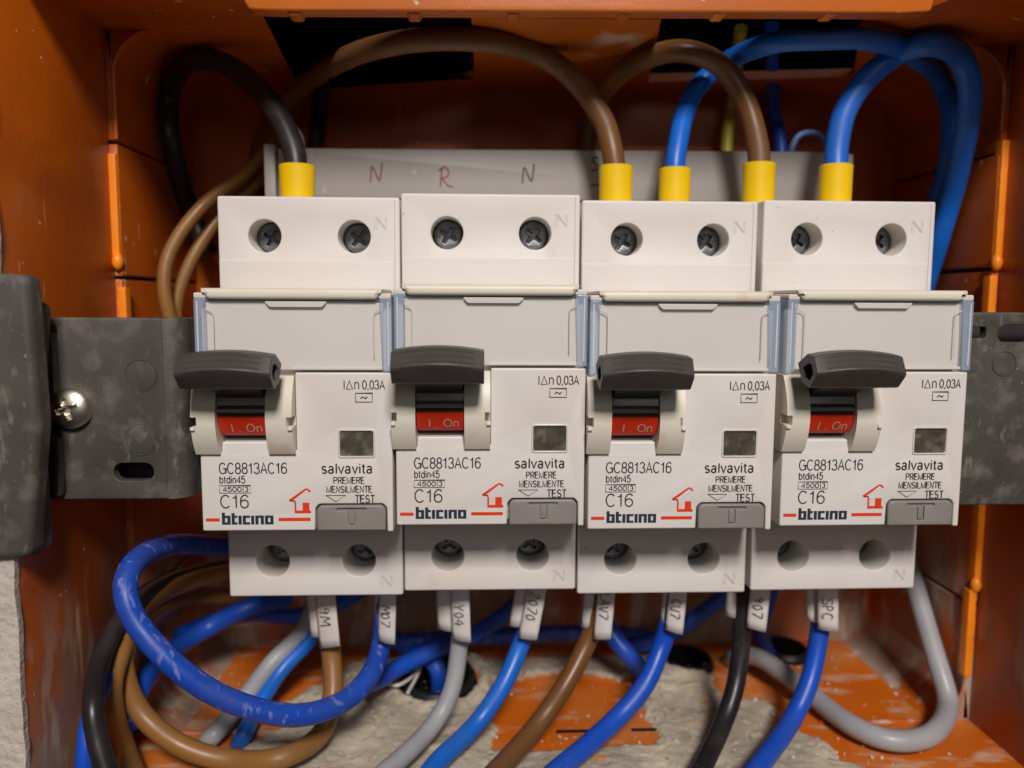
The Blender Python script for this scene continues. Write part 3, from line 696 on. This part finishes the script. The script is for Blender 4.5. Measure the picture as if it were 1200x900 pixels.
    def seg(a0, a1, r, n=5): return arc(a0, a1, r, n) + arc(a1, a0, 3.0, 2)
    bm = NB(); slab(bm, seg(-62, 60, RR - .8, 16), 4.0, 12.5, 'yz', bev=0)
    for f in bm.faces: f.smooth = abs(f.normal.x) < .5
    rt = obj('rotor', bm, M['rotor'], root)
    for a0, a1, r, mm_ in ((4, 19, RR, 'rotor_grey'), (-6.5, -1.5, RR - .1, 'rotor_grey')):
        bm = NB(); slab(bm, seg(a0, a1, r), 4.05, 12.45, 'yz', bev=.1)
        for f in bm.faces: f.smooth = abs(f.normal.x) < .5
        obj('rotor_band', bm, M[mm_], rt)
    bm = NB(); slab(bm, seg(-45, -14, RR - .05, 8), 4.05, 12.45, 'yz', bev=.08)
    for f in bm.faces: f.smooth = abs(f.normal.x) < .5
    flag = obj('red_flag', bm, M['red'], rt)
    def onto(me):
        for v in me.vertices:   # wrap onto the drum: z is arc length below the axis
            x, y, z = v.co / U; a = z / RR; rr = RR + .05
            v.co = Vector((x, cy_ - rr * math.cos(a), cz_ + rr * math.sin(a))) * U
        return me
    link('lettering', onto(print_mesh('I . On', 6.2, -4.7, 11.6, -3.0, .2, 0)), M['whiteprint'], flag)
    # lever: hollow bowed bar
    xs = [.6 + 15.5 * k / 16 for k in range(17)]
    bm = NB(); OO = []; II = []
    for x in xs:
        u = (x - 8.35) / 7.75; bow = 1 - u * u; e = abs(u) ** 6
        o_ = [(-4.2, 9.0 - .3 * e), (-8.0, 10.6 + .75 * bow), (-10.8, 10.3 + .85 * bow), (-12.3 - 1.5 * bow, 7.6 + .9 * bow), (-12.1 - 1.3 * bow, 7.0 + .8 * bow), (-10.0 - .6 * bow, 5.0), (-9.2 - .5 * bow, 4.8), (-6.2, 5.6)]
        c_ = (sum(p[0] for p in o_) / 8, sum(p[1] for p in o_) / 8)
        OO.append([bm.verts.new((x, y, z)) for y, z in o_]); II.append([bm.verts.new((x, c_[0] + (y - c_[0]) * .50, c_[1] + (z - c_[1]) * .50)) for y, z in o_])
    for r in (OO, II):
        for a_, b_ in zip(r, r[1:]):
            for k in range(8): bm.faces.new((a_[k], a_[(k + 1) % 8], b_[(k + 1) % 8], b_[k])).smooth = True
    for o_, i_ in ((OO[0], II[0]), (OO[-1], II[-1])):
        for k in range(8): bm.faces.new((o_[k], o_[(k + 1) % 8], i_[(k + 1) % 8], i_[k]))
    mid = II[8]; bm.faces.new(mid)
    lv = obj('lever', bm, M['lever'], root, sharp=28)
    bv = lv.modifiers.new('soft_edges', 'BEVEL'); bv.width = .28 * U; bv.segments = 2; bv.limit_method = 'ANGLE'; bv.angle_limit = rad(25)
    for off in (.18, .5, .82):      # raised grip lines on the upper face
        pth = []
        for k in range(13):
            u = -1 + 2 * k / 12; u *= .78; bow = 1 - u * u
            a_ = Vector((0, -10.8, 10.3 + .85 * bow)); b_ = Vector((0, -12.3 - 1.5 * bow, 7.6 + .9 * bow)); p = a_.lerp(b_, off)
            pth.append(Vector((8.35 + 7.75 * u, p.y + .02, p.z)))
        obj('grip_line', tube(NB(), pth, .13, 6), M['lever'], lv)
    bm = NB(); slab(bm, [(-9.5, 9.2), (-9.3, 5.4), (-3, 3.2), (1, .5), (1.5, 6.0), (-4, 8.9)], 4.2, 12.3, 'yz', bev=.2); obj('lever_stem', bm, M['rotor'], lv)
    # label field under the clear lid
    bm = NB(); slab(bm, roundc([(1.9, 7.2), (32.9, 7.2), (32.9, 17.6), (33.2, 19.2), (1.6, 19.2), (1.9, 17.6)], .3), .6, 2.3, bev=.15); obj('label_field', bm, M['label'], root)
    # lid
    bm = NB()
    slab(bm, roundc([(.1, 7.0), (34.6, 7.0), (34.6, 20.3), (.1, 20.3)], .5), -.15, .35, bev=.14)
    lid = obj('clear_lid', bm, M['lidclear'], root)
    for x0, x1, tag_ in ((.02, 1.75, 0), (33.0, 34.7, 1)):
        bm = NB(); slab(bm, roundc([(x0, 7.0 if tag_ else 6.2), (x1, 7.0), (x1, 17.8), (x1 + (.5 if not tag_ else 0), 20.0), (x0 - (.5 if tag_ else 0), 20.0)], .4), -.5, 12.5, bev=.25)
        obj('lid_side', bm, M['lidside'], lid)
        bm = NB(); xm = x0 + .55 if not tag_ else x1 - .75
        slab(bm, [(xm, 8), (xm + .22, 8), (xm + .22, 19.4), (xm, 19.4)], -.56, -.4, bev=0); obj('lid_rib', bm, M['label'], lid)
    bm = NB(); slab(bm, roundc([(16.9, 7.25), (32.9, 7.25), (32.9, 7.75), (16.9, 7.75)], .1), -.32, -.1, bev=.08); obj('lid_hem', bm, M['label'], lid)
    for x0, x1, d in ((2.0, 3.4, 1), (31.4, 32.8, -1)):
        c_ = x0 + .1 if d > 0 else x1 - .1
        pth = [Vector((c_ + d * 1.2, -.2, 9.5)), Vector((c_ + d * 1.2, -.2, 16.6)), Vector((c_ + d * .9, -.2, 17.6)), Vector((c_ - d * .1, -.2, 18.1))]
        obj('lid_crease', tube(NB(), catmull(pth, 4), .1, 6), M['label'], lid)
    bm = NB(); slab(bm, roundc([(12.3, 19.4), (13.2, 18.4), (22.4, 18.4), (23.3, 19.4)], .3), -.21, -.1, bev=.05); obj('lid_tab', bm, M['label'], lid)
    # cream lip above the lid
    bm = NB(); slab(bm, roundc([(1.2, 21.7), (2.6, 19.75), (32.0, 19.75), (33.4, 21.7)], .4), -1.0, 13.5, bev=.7, seg=4); obj('upper_lip', bm, M['cream'], root)
    for x0, x1 in ((.05, 2.2), (32.4, 34.6)):
        bm = NB(); slab(bm, roundc([(x0, 19.9), (x1, 19.9), (x1, 20.9), (x0, 20.9)], .3), -.4, 12.8, bev=.2); obj('hinge_end', bm, M['label'], root)
    # window
    bm = NB(); slab(bm, rrect(24.75, -8.75, 31.45, -3.45, .5, 3), -.18, .4, bev=.12, holes=[rrect(25.1, -8.42, 31.1, -3.82, .3, 3)], through=True)
    wf = obj('window_frame', bm, M['frame'], root)
    bm = NB(); slab(bm, rrect(25.0, -8.5, 31.2, -3.75, .3, 3), .22, .9, bev=.1); obj('window_pane', bm, M['window'], wf)
    # test button with a recessed T
    bm = NB(); T = [(24.4, -18.05), (24.4, -18.55), (26.35, -18.55), (26.35, -21.2), (27.75, -21.2), (27.75, -18.55), (29.6, -18.55), (29.6, -18.05)]
    slab(bm, roundc([(20.75, -22.2), (33.2, -22.2), (33.2, -18.2), (32.5, -17.5), (21.4, -17.5), (20.75, -18.2)], .3, 2), -.15, 3, bev=.3, holes=[T], hdepth=.45)
    bu = obj('test_button', bm, M['button'], root)
    bm = NB(); slab(bm, [(26.6, -21.0), (27.5, -21.0), (27.5, -18.75), (26.6, -18.75)], -.02, .3, bev=.06); obj('button_rib', bm, M['button'], bu)
    # print
    def P(s, x0, z0, x1, z1, lw=.17): return link('lettering', print_mesh(s, x0, z0, x1, z1, lw * 1.15), M['ink'], root)
    P('GC8813AC16', 3.45, -11.55, 15.5, -9.6, .19); P('btdin45', 3.45, -13.3, 8.0, -12.0, .16); P('C16', 3.5, -17.85, 8.5, -15.5, .21)
    P('4500', 4.0, -14.85, 7.3, -14.0, .14); P('3', 7.95, -14.85, 8.5, -14.0, .14)
    P('I', 25.95, 3.8, 26.15, 5.35, .17); P('n', 27.85, 3.8, 28.75, 5.5, .16); P('0,03A', 29.3, 3.8, 33.25, 5.35, .17)
    P('salvavita', 21.75, -11.55, 30.9, -9.8, .24); P('PREMERE', 23.85, -13.45, 29.4, -12.3, .16)
    P('MENSILMENTE', 22.55, -15.1, 30.8, -13.95, .16); P('TEST', 27.7, -17.0, 31.25, -15.65, .18)
    bm = NB()
    for ln in ([(3.4, -15.12), (8.95, -15.12), (8.95, -13.75), (3.4, -13.75), (3.4, -15.12)], [(7.6, -15.1), (7.6, -13.77)]): ribbon(bm, ln, .13)
    obj('print_box', bm, M['ink'], root, recalc=False)
    bm = NB(); ribbon(bm, [(26.45, 3.8), (27.0, 5.3), (27.55, 3.8), (26.4, 3.8)], .16); obj('lettering', bm, M['ink'], root, recalc=False)
    bm = NB(); ribbon(bm, [(28.05, 1.45), (31.05, 1.45), (31.05, 3.05), (28.05, 3.05), (28.05, 1.4)], .15)
    ribbon(bm, catmull([Vector((29.0, 2.05, 0)), Vector((29.3, 2.42, 0)), Vector((29.6, 2.22, 0)), Vector((29.9, 2.05, 0)), Vector((30.15, 2.4, 0))], 3), .18, f=lambda u, v, y: (u, y, v)) if False else ribbon(bm, [(28.95, 2.05), (29.25, 2.4), (29.55, 2.25), (29.85, 2.08), (30.15, 2.4)], .2)
    obj('wave_symbol', bm, M['ink'], root, recalc=False)
    bm = NB(); ribbon(bm, [(22.4, -15.65), (26.0, -15.65), (24.2, -16.8), (22.4, -15.6)], .13); obj('triangle_symbol', bm, M['ink'], root, recalc=False)
    bm = NB(); rect(bm, .8, -20.35, 3.25, -19.75); rect(bm, 13.8, -20.35, 19.6, -19.75); obj('red_line', bm, M['redprint'], root, recalc=False)
    # house symbol
    bm = NB()
    hx = lambda px: 15.9 + (px - 566) / 6.32
    hz_ = lambda py: -14.4 - (py - 566) / 6.3
    ribbon(bm, [(hx(572.5), hz_(580.6)), (hx(566), hz_(580)), (hx(584.6), hz_(566.3)), (hx(586.5), hz_(566.6)), (hx(589.8), hz_(569.5))], .32)
    rect(bm, hx(571.3), hz_(594.5), hx(573.3), hz_(581.6)); rect(bm, hx(573.3), hz_(594.5), hx(589.9), hz_(591.2)); rect(bm, hx(580.5), hz_(591.2), hx(588.2), hz_(582))
    obj('house_symbol', bm, M['redprint'], root, recalc=False)
    # squared maker's lettering
    bm = NB(); s = 9.25 / 37.2; x = 3.65; z = -20.95
    def rr_(a, b, c, d): rect(bm, x + a * s, z + b * s, x + c * s, z + d * s)
    B = {'b': ([(0, 0, 2.3, 9), (2.3, 0, 3.9, 1.7), (2.3, 5, 3.9, 6.7), (3.9, 0, 6.2, 6.7)], 6.2), 't': ([(0, 0, 2.3, 8.6), (2.3, 5, 4.2, 6.7), (2.3, 0, 4.2, 1.7)], 4.2),
         'i': ([(0, 0, 2.3, 6.7)], 2.3), 'c': ([(0, 0, 2.3, 6.7), (2.3, 5, 5.3, 6.7), (2.3, 0, 5.3, 1.7)], 5.3), 'n': ([(0, 0, 2.3, 6.7), (2.3, 5, 3.9, 6.7), (3.9, 0, 6.2, 6.7)], 6.2),
         'o': ([(0, 0, 2.3, 6.7), (2.3, 5, 3.9, 6.7), (2.3, 0, 3.9, 1.7), (3.9, 0, 6.2, 6.7)], 6.2)}
    for ch in 'bticino':
        for r_ in B[ch][0]: rr_(*r_)
        x += (B[ch][1] + .75) * s
    obj('maker_lettering', bm, M['inkblue'], root, recalc=False)
    return root
def kids(o): return [c for c in bpy.data.objects if c.parent == o]
def copy_tree(o, parent=None):
    c = o.copy(); COL.objects.link(c)
    if parent is not None: c.parent = parent
    for ch in kids(o): copy_tree(ch, c)
    return c
BL = ['circuit breaker at the left end of the row, under the black wire with the ferrule',
      'second circuit breaker from the left, slightly higher than the others, no wire in its top',
      'third circuit breaker from the left, with a brown and a blue wire in its top',
      'circuit breaker at the right end of the row, next to the slotted grey plate']
proto = make_breaker()
for i, (x, z) in enumerate(((-70, .3), (-35, 1.15), (.1, .15), (36.1, .5))):
    o = proto if i == 0 else copy_tree(proto)
    o.location = Vector((x, 0, z)) * U; o['label'] = BL[i]
    if i == 3: o.rotation_euler.z = rad(.6)

# ------------------------------------------------------------------ wires
HV = [Vector((c.x, min(c.y, YB - ry - 1), ZB - 8)) for c, r, ry in hc]
def over(px, py): p = atz(px, py, ZT); return Vector((p.x, p.y, ZT + 9))
def under(px, py): p = atz(px, py, ZB - 5); return Vector((p.x, p.y, p.z))
def wire(name, label, pts, dia, material, ferrule=None, tag=None, group=None, base=None):
    """pts: (px, py, depth) read off the photograph and set at their own depth"""
    P = []; pts = list(pts)
    if not isinstance(pts[-1], Vector) and pts[-1][1] > 880:      # goes on out of the frame
        (xa, ya, da), (xb, yb, db) = pts[-2:]; pts.append((2 * xb - xa, 2 * yb - ya, 2 * db - da))
    for q in pts:
        if isinstance(q, Vector): P.append(q); continue
        px, py, Y = q; r_ = dia / 2 + .6
        while True:
            p = at(px, py, Y); lo = ZB + r_ + (2.6 if -70 < p.x < 40 else .2)
            if (XL + r_ < p.x < XR - r_ and p.z > lo and p.z < ZT - r_) or Y < -40: break
            Y -= 1
        P.append(p)
    base = P[0]
    t = thing(name, label, 'wire', base, group)
    path = catmull(P, 9)
    path = [p + Vector((noise.noise(p * .07) * .25, noise.noise(p * .07 + Vector((9, 0, 0))) * .25, noise.noise(p * .07 + Vector((0, 9, 0))) * .25)) for p in path]
    obj('insulation', tube(NB(), path, dia / 2, 16), M[material], t, sharp=60, origin=base)
    if ferrule:
        px, y0, y1, w0, w1, Y = ferrule
        a, b = at(px, y0, Y), at(px, y1, Y); b.x = a.x
        bm = NB(); n = 20; rr = [(w0 * .86, 0), (w0, .25), (w0 * .98, 2), (w1, (a - b).length), (w1, 12)]
        ring = []
        for r, d in rr + [(w1 * .7, 12)] + [(w0 * .7, .3)]:
            ring.append([bm.verts.new((a.x + r * math.cos(2 * math.pi * k / n), Y + r * .92 * math.sin(2 * math.pi * k / n), a.z - d)) for k in range(n)])
        ring.append(ring[0])
        for u, v in zip(ring, ring[1:]):
            for k in range(n): bm.faces.new((u[k], u[(k + 1) % n], v[(k + 1) % n], v[k])).smooth = True
        obj('ferrule', bm, M['ferrule'], t, sharp=35, origin=base)
    if tag:
        (x0, y0), (x1, y1), w, Y, s, lag = tag        # top, bottom, width, depth, writing
        a, b = at(x0, y0, Y), at(x1, y1, Y - .5); ax = (b - a).normalized(); L_ = (b - a).length
        side = Vector((1, -.35, 0)).normalized(); side = (side - ax * side.dot(ax)).normalized(); nn = side.cross(ax).normalized()
        if nn.y > 0: nn = -nn
        w *= 1.12
        def fr(u, v, wd): return a + side * u + ax * v + nn * wd
        def flagmesh(u0, u1, v1, wd, curl):
            bm = NB(); g_ = []
            for i in range(7):
                g_.append([])
                for j in range(9):
                    u = u0 + (u1 - u0) * i / 6; v = -4 + (v1 + 4 + .35 * (i / 6 - .5) * (1 if len(s) % 2 else -2)) * j / 8
                    g_[-1].append(bm.verts.new(fr(u, v, wd + curl * math.cos(math.pi * (i / 6 - .5)) - .15 * (j / 8) ** 2)))
            for i in range(6):
                for j in range(8): bm.faces.new((g_[i][j], g_[i + 1][j], g_[i + 1][j + 1], g_[i][j + 1])).smooth = True
            return bm
        sv = obj('label_sleeve', flagmesh(-w / 2, w / 2, L_, .7, .4), M['tape'], t, sharp=60, origin=base)
        so = sv.modifiers.new('thickness', 'SOLIDIFY'); so.thickness = .12 * U; so.offset = -1
        s2_ = obj('label_sleeve_back', flagmesh(-w / 2 - lag, -w / 2 + .5, L_ * .9, -1.7, .7), M['tape'], t, sharp=60, origin=base)
        so = s2_.modifiers.new('thickness', 'SOLIDIFY'); so.thickness = .25 * U; so.offset = -1
        f_ = lambda u, v, y: fr(v, u, 1.22)
        pen(sv, base, s, L_ * .12 if len(s) > 3 else L_ * .3, -w * .28, w * .5, .95, 0, .2, 'pen', f=f_)
    return t
G_top = 'wires above the breakers'; G_low = 'wires below the breakers'
FY = 27
wire('wire', 'black wire with a yellow ferrule arching into the top of the left-end breaker',
     [(348, 240, FY), (348, 205, FY), (343, 172, FY + 1), (322, 130, 31), (290, 92, 36), (250, 70, 42), (216, 76, 48), (199, 112, 53), (200, 160, 57), (210, 205, 60), (224, 250, 62), (246, 300, 62)],
     4.7, 'w_black', (348, 193, 228, 3.75, 3.5, FY))
wire('wire', 'long brown wire with yellow ferrule arching left from the third breaker',
     [(722, 240, FY), (721, 205, FY), (716, 168, FY + 1), (704, 135, 30), (672, 93, 32), (630, 64, 34), (565, 47, 37), (490, 47, 41), (420, 62, 46), (365, 92, 52), (328, 130, 60), (305, 175, 66), (300, 240, 68)],
     4.7, 'w_brown', (722, 194, 232, 3.6, 3.5, FY))
wire('wire', 'brown wire in a short arch above the third breaker, in front of a blue wire',
     [(890, 240, FY), (890, 205, FY), (888, 168, FY + 1), (874, 118, 29), (846, 78, 29), (806, 61, 31), (762, 67, 35), (722, 90, 43), (698, 126, 57), (686, 175, 60), (690, 240, 62)],
     4.6, 'w_brown', (890, 191, 232, 3.45, 3.4, FY))
wire('wire', 'bright blue wire from the third breaker passing behind the short brown arch',
     [(791, 240, FY), (791, 210, FY), (793, 178, FY + 1), (803, 130, 32), (824, 94, 37), (858, 68, 42), (905, 50, 44), (960, 45, 44), (1020, 46, 46), (1066, 62, 50), (1100, 92, 54), (1115, 135, 56), (1112, 185, 56), (1096, 240, 56), (1080, 290, 58), (1066, 350, 60)],
     4.3, 'w_bright', (791, 197, 232, 3.4, 3.3, FY))
wire('wire', 'thick blue wire with yellow ferrule looping down into the right-end breaker',
     [(980, 240, FY), (980, 210, FY), (980, 175, FY + 1), (990, 132, 28), (1016, 92, 27), (1052, 63, 25), (1092, 52, 24), (1124, 66, 25), (1136, 100, 27), (1134, 145, 30), (1124, 195, 36), (1111, 245, 50), (1098, 290, 52), (1078, 350, 55)],
     4.9, 'w_bright', (980, 193, 232, 3.5, 3.4, FY))
wire('wire', 'outer of the two thin light brown wires curving down left of the breakers',
     [(352, 108, 66), (330, 150, 62), (296, 196, 54), (240, 240, 47), (206, 282, 44), (193, 325, 42), (200, 375, 42), (215, 420, 44)], 3.1, 'w_tan')
wire('wire', 'inner of the two thin light brown wires curving down left of the breakers',
     [(330, 170, 68), (306, 208, 60), (266, 246, 54), (232, 290, 50), (212, 335, 48), (206, 375, 47), (214, 420, 48)], 3.1, 'w_tan')
wire('wire', 'thin dark wire standing upright in the shade behind the left part of the strip', [over(382, 84), (374, 122, 70), (372, 150, 68), (366, 215, 66)], 4.2, 'w_black')
wire('wire', 'thin yellow-green earth wire standing upright behind the strip', [over(866, 80), (858, 118, 69), (853, 150, 66), (850, 215, 64)], 3.1, 'w_green')
wire('wire', 'thin dark blue wire standing upright behind the strip, right of the yellow-green one', [over(902, 78), (906, 124, 70), (914, 165, 68), (918, 215, 66)], 3.3, 'w_blue')
wire('wire', 'tiny pale blue wire loop peeping over the grey strip', [(926, 190, 50), (930, 170, 50), (938, 159, 50), (952, 156, 50), (964, 162, 50), (970, 178, 50), (970, 195, 50)], 1.5, 'w_pale').name = 'wire'
wire('wire', 'short white wire tip showing behind the black wire at the left end of the strip', [(336, 158, 44), (344, 152, 44), (352, 162, 44), (354, 185, 44), (354, 215, 44)], 1.6, 'tape')
wire('wire', 'frayed white string lying at the edge of the left floor hole', [(452, 800, 50), (466, 803, 50), (482, 794, 50), (494, 780, 52), (487, 796, 48), (478, 812, 46)], .8, 'tape')
# below
LY = 26
wire('wire', 'big dusty blue wire loop at the lower left, in front of the other wires',
     [(330, 640, 58), (270, 640, 42), (205, 638, 22), (162, 655, 8), (147, 688, 2), (162, 733, 0), (210, 784, -1), (272, 822, 1), (340, 838, 5), (395, 826, 12), (430, 796, 19), (446, 758, LY), (452, 715, LY), (456, 680, LY)],
     4.4, 'w_dusty', tag=((456, 690), (454, 752), 3.6, LY - 3, 'M07', 2.2))
wire('wire', 'light brown wire loop at the lower left, rising into a white label',
     [(330, 668, 60), (262, 672, 50), (192, 694, 38), (150, 738, 28), (145, 785, 20), (165, 834, 14), (210, 872, 12), (270, 891, 12), (330, 888, 14), (374, 862, 18), (389, 815, 22), (388, 765, LY), (384, 715, LY), (380, 680, LY)],
     4.3, 'w_tan', tag=((382, 690), (388, 757), 4.4, LY - 3, '9M', 3.6))
wire('wire', 'black cable bending down at the far lower left beside the brown loops',
     [(340, 655, 62), (262, 664, 54), (196, 680, 40), (150, 714, 24), (121, 765, 8), (109, 820, -3), (115, 870, -6), (133, 925, -8)], 3.7, 'w_black')
wire('wire', 'second brown wire between the black cable and the brown loop at the lower left',
     [(300, 700, 64), (220, 700, 56), (160, 735, 44), (134, 785, 32), (132, 830, 26), (146, 880, 22), (166, 930, 20)], 4.3, 'w_tan')
wire('wire', 'blue wire end showing behind the black cable at the lower left corner', [(97, 940, 30), (100, 885, 30), (106, 840, 30), (128, 790, 40)], 3.2, 'w_blue')
wire('wire', 'blue wire running diagonally up from the lower left to behind the left-end breaker',
     [(148, 850, 52), (165, 805, 52), (196, 768, 50), (240, 738, 48), (290, 712, 50), (340, 700, 56)], 4.6, 'w_blue')
wire('wire', 'blue wire lying almost level under the left-end breaker', [(210, 745, 60), (250, 728, 58), (300, 720, 58), (350, 722, 58), (410, 700, 60), (450, 660, 62)], 4.0, 'w_blue')
wire('wire', 'pale grey wire descending to the left behind the big blue loop',
     [(372, 700, 50), (352, 742, 44), (318, 778, 38), (280, 826, 34), (250, 862, 33), under(226, 884)], 4.1, 'w_grey')
wire('wire', 'bright blue wire descending behind the big blue loop, right of the pale grey one',
     [(385, 710, 50), (364, 748, 44), (330, 786, 38), (300, 832, 34), (286, 862, 33), under(272, 884)], 3.8, 'w_bright')
wire('wire', 'pale grey wire with a written label leaving the left terminal of the second breaker',
     [(540, 680, LY), (539, 720, LY), (538, 760, LY), (530, 806, 24), (508, 848, 20), (474, 886, 16), (440, 915, 14)], 3.9, 'w_grey',
     tag=((540, 688), (542, 750), 3.8, LY - 3, 'Y04', 4.4))
wire('wire', 'bright blue wire with a written label leaving the right terminal of the second breaker',
     [(632, 680, LY), (624, 720, LY), (610, 756, LY), (590, 802, 22), (556, 850, 18), (515, 892, 14), (490, 925, 12)], 4.0, 'w_bright',
     tag=((631, 686), (619, 748), 3.7, LY - 3, '2070', 3.2))
wire('wire', 'brown wire with a written label leaving the left terminal of the third breaker',
     [(706, 680, LY), (700, 715, LY), (688, 752, LY), (664, 800, 22), (625, 855, 17), (572, 915, 12)], 4.2, 'w_brown',
     tag=((712, 686), (706, 748), 3.4, LY - 3, 'LAV7', 3.4))
wire('wire', 'dark blue wire with a written label leaving the right terminal of the third breaker',
     [(793, 680, LY), (786, 715, LY), (776, 755, LY), (756, 800, 22), (714, 850, 17), (650, 905, 12)], 4.2, 'w_blue',
     tag=((796, 684), (790, 740), 3.4, LY - 3, 'CU7', 1.5))
wire('wire', 'black wire with a written label leaving the left terminal of the right-end breaker',
     [(872, 680, LY), (870, 720, LY), (868, 765, LY - 1), (860, 812, 22), (842, 860, 17), (815, 915, 12)], 4.0, 'w_black',
     tag=((892, 682), (886, 737), 3.7, LY - 3, '907', 4.8))
wire('wire', 'dark blue wire with a written label leaving the right terminal of the right-end breaker',
     [(966, 680, LY), (963, 720, LY), (957, 760, LY - 1), (946, 806, 22), (924, 850, 17), (884, 905, 12)], 4.1, 'w_blue',
     tag=((970, 682), (970, 738), 3.8, LY - 3, 'SPC', 2.2))
wire('wire', 'thick pale grey cable looping low at the right, round behind the black wire',
     [(1030, 600, 62), (1064, 665, 50), (1082, 720, 42), (1100, 780, 34), (1110, 828, 28), (1092, 860, 22), (1050, 868, 22), (1004, 853, 26), (954, 818, 34), (912, 784, 44), (884, 769, 52), (862, 770, 56), under(848, 782)],
     4.6, 'w_grey')
wire('wire', 'blue wire in the shade between the black and dark blue wires of the right-end breaker', [(908, 660, 62), (900, 705, 62), (892, 745, 62), HV[2]], 4.4, 'w_blue')
wire('wire', 'dark blue wire running down right behind the label of the third breaker', [(690, 690, 52), (716, 742, 46), (744, 776, 44), under(772, 812)], 4.4, 'w_blue')
wire('wire', 'blue wire running level in the shade behind the labels', [(470, 752, 60), (540, 748, 60), (610, 744, 60), (680, 742, 60), (760, 745, 62)], 4.0, 'w_dusty')
wire('wire', 'blue wire crossing down into the floor hole left of centre', [(440, 735, 62), (480, 760, 60), (512, 782, 54), HV[0]], 4.4, 'w_blue')
wire('wire', 'blue wire rising right from the mortar to behind the second breaker', [(428, 803, 34), (444, 796, 38), (468, 782, 42), (510, 762, 48), (570, 735, 56), (640, 680, 62)], 4.2, 'w_blue')
wire('wire', 'dark blue wire slanting in the shade below the third breaker', [(860, 690, 60), (820, 720, 58), (780, 745, 58), (730, 760, 60)], 4.2, 'w_blue')
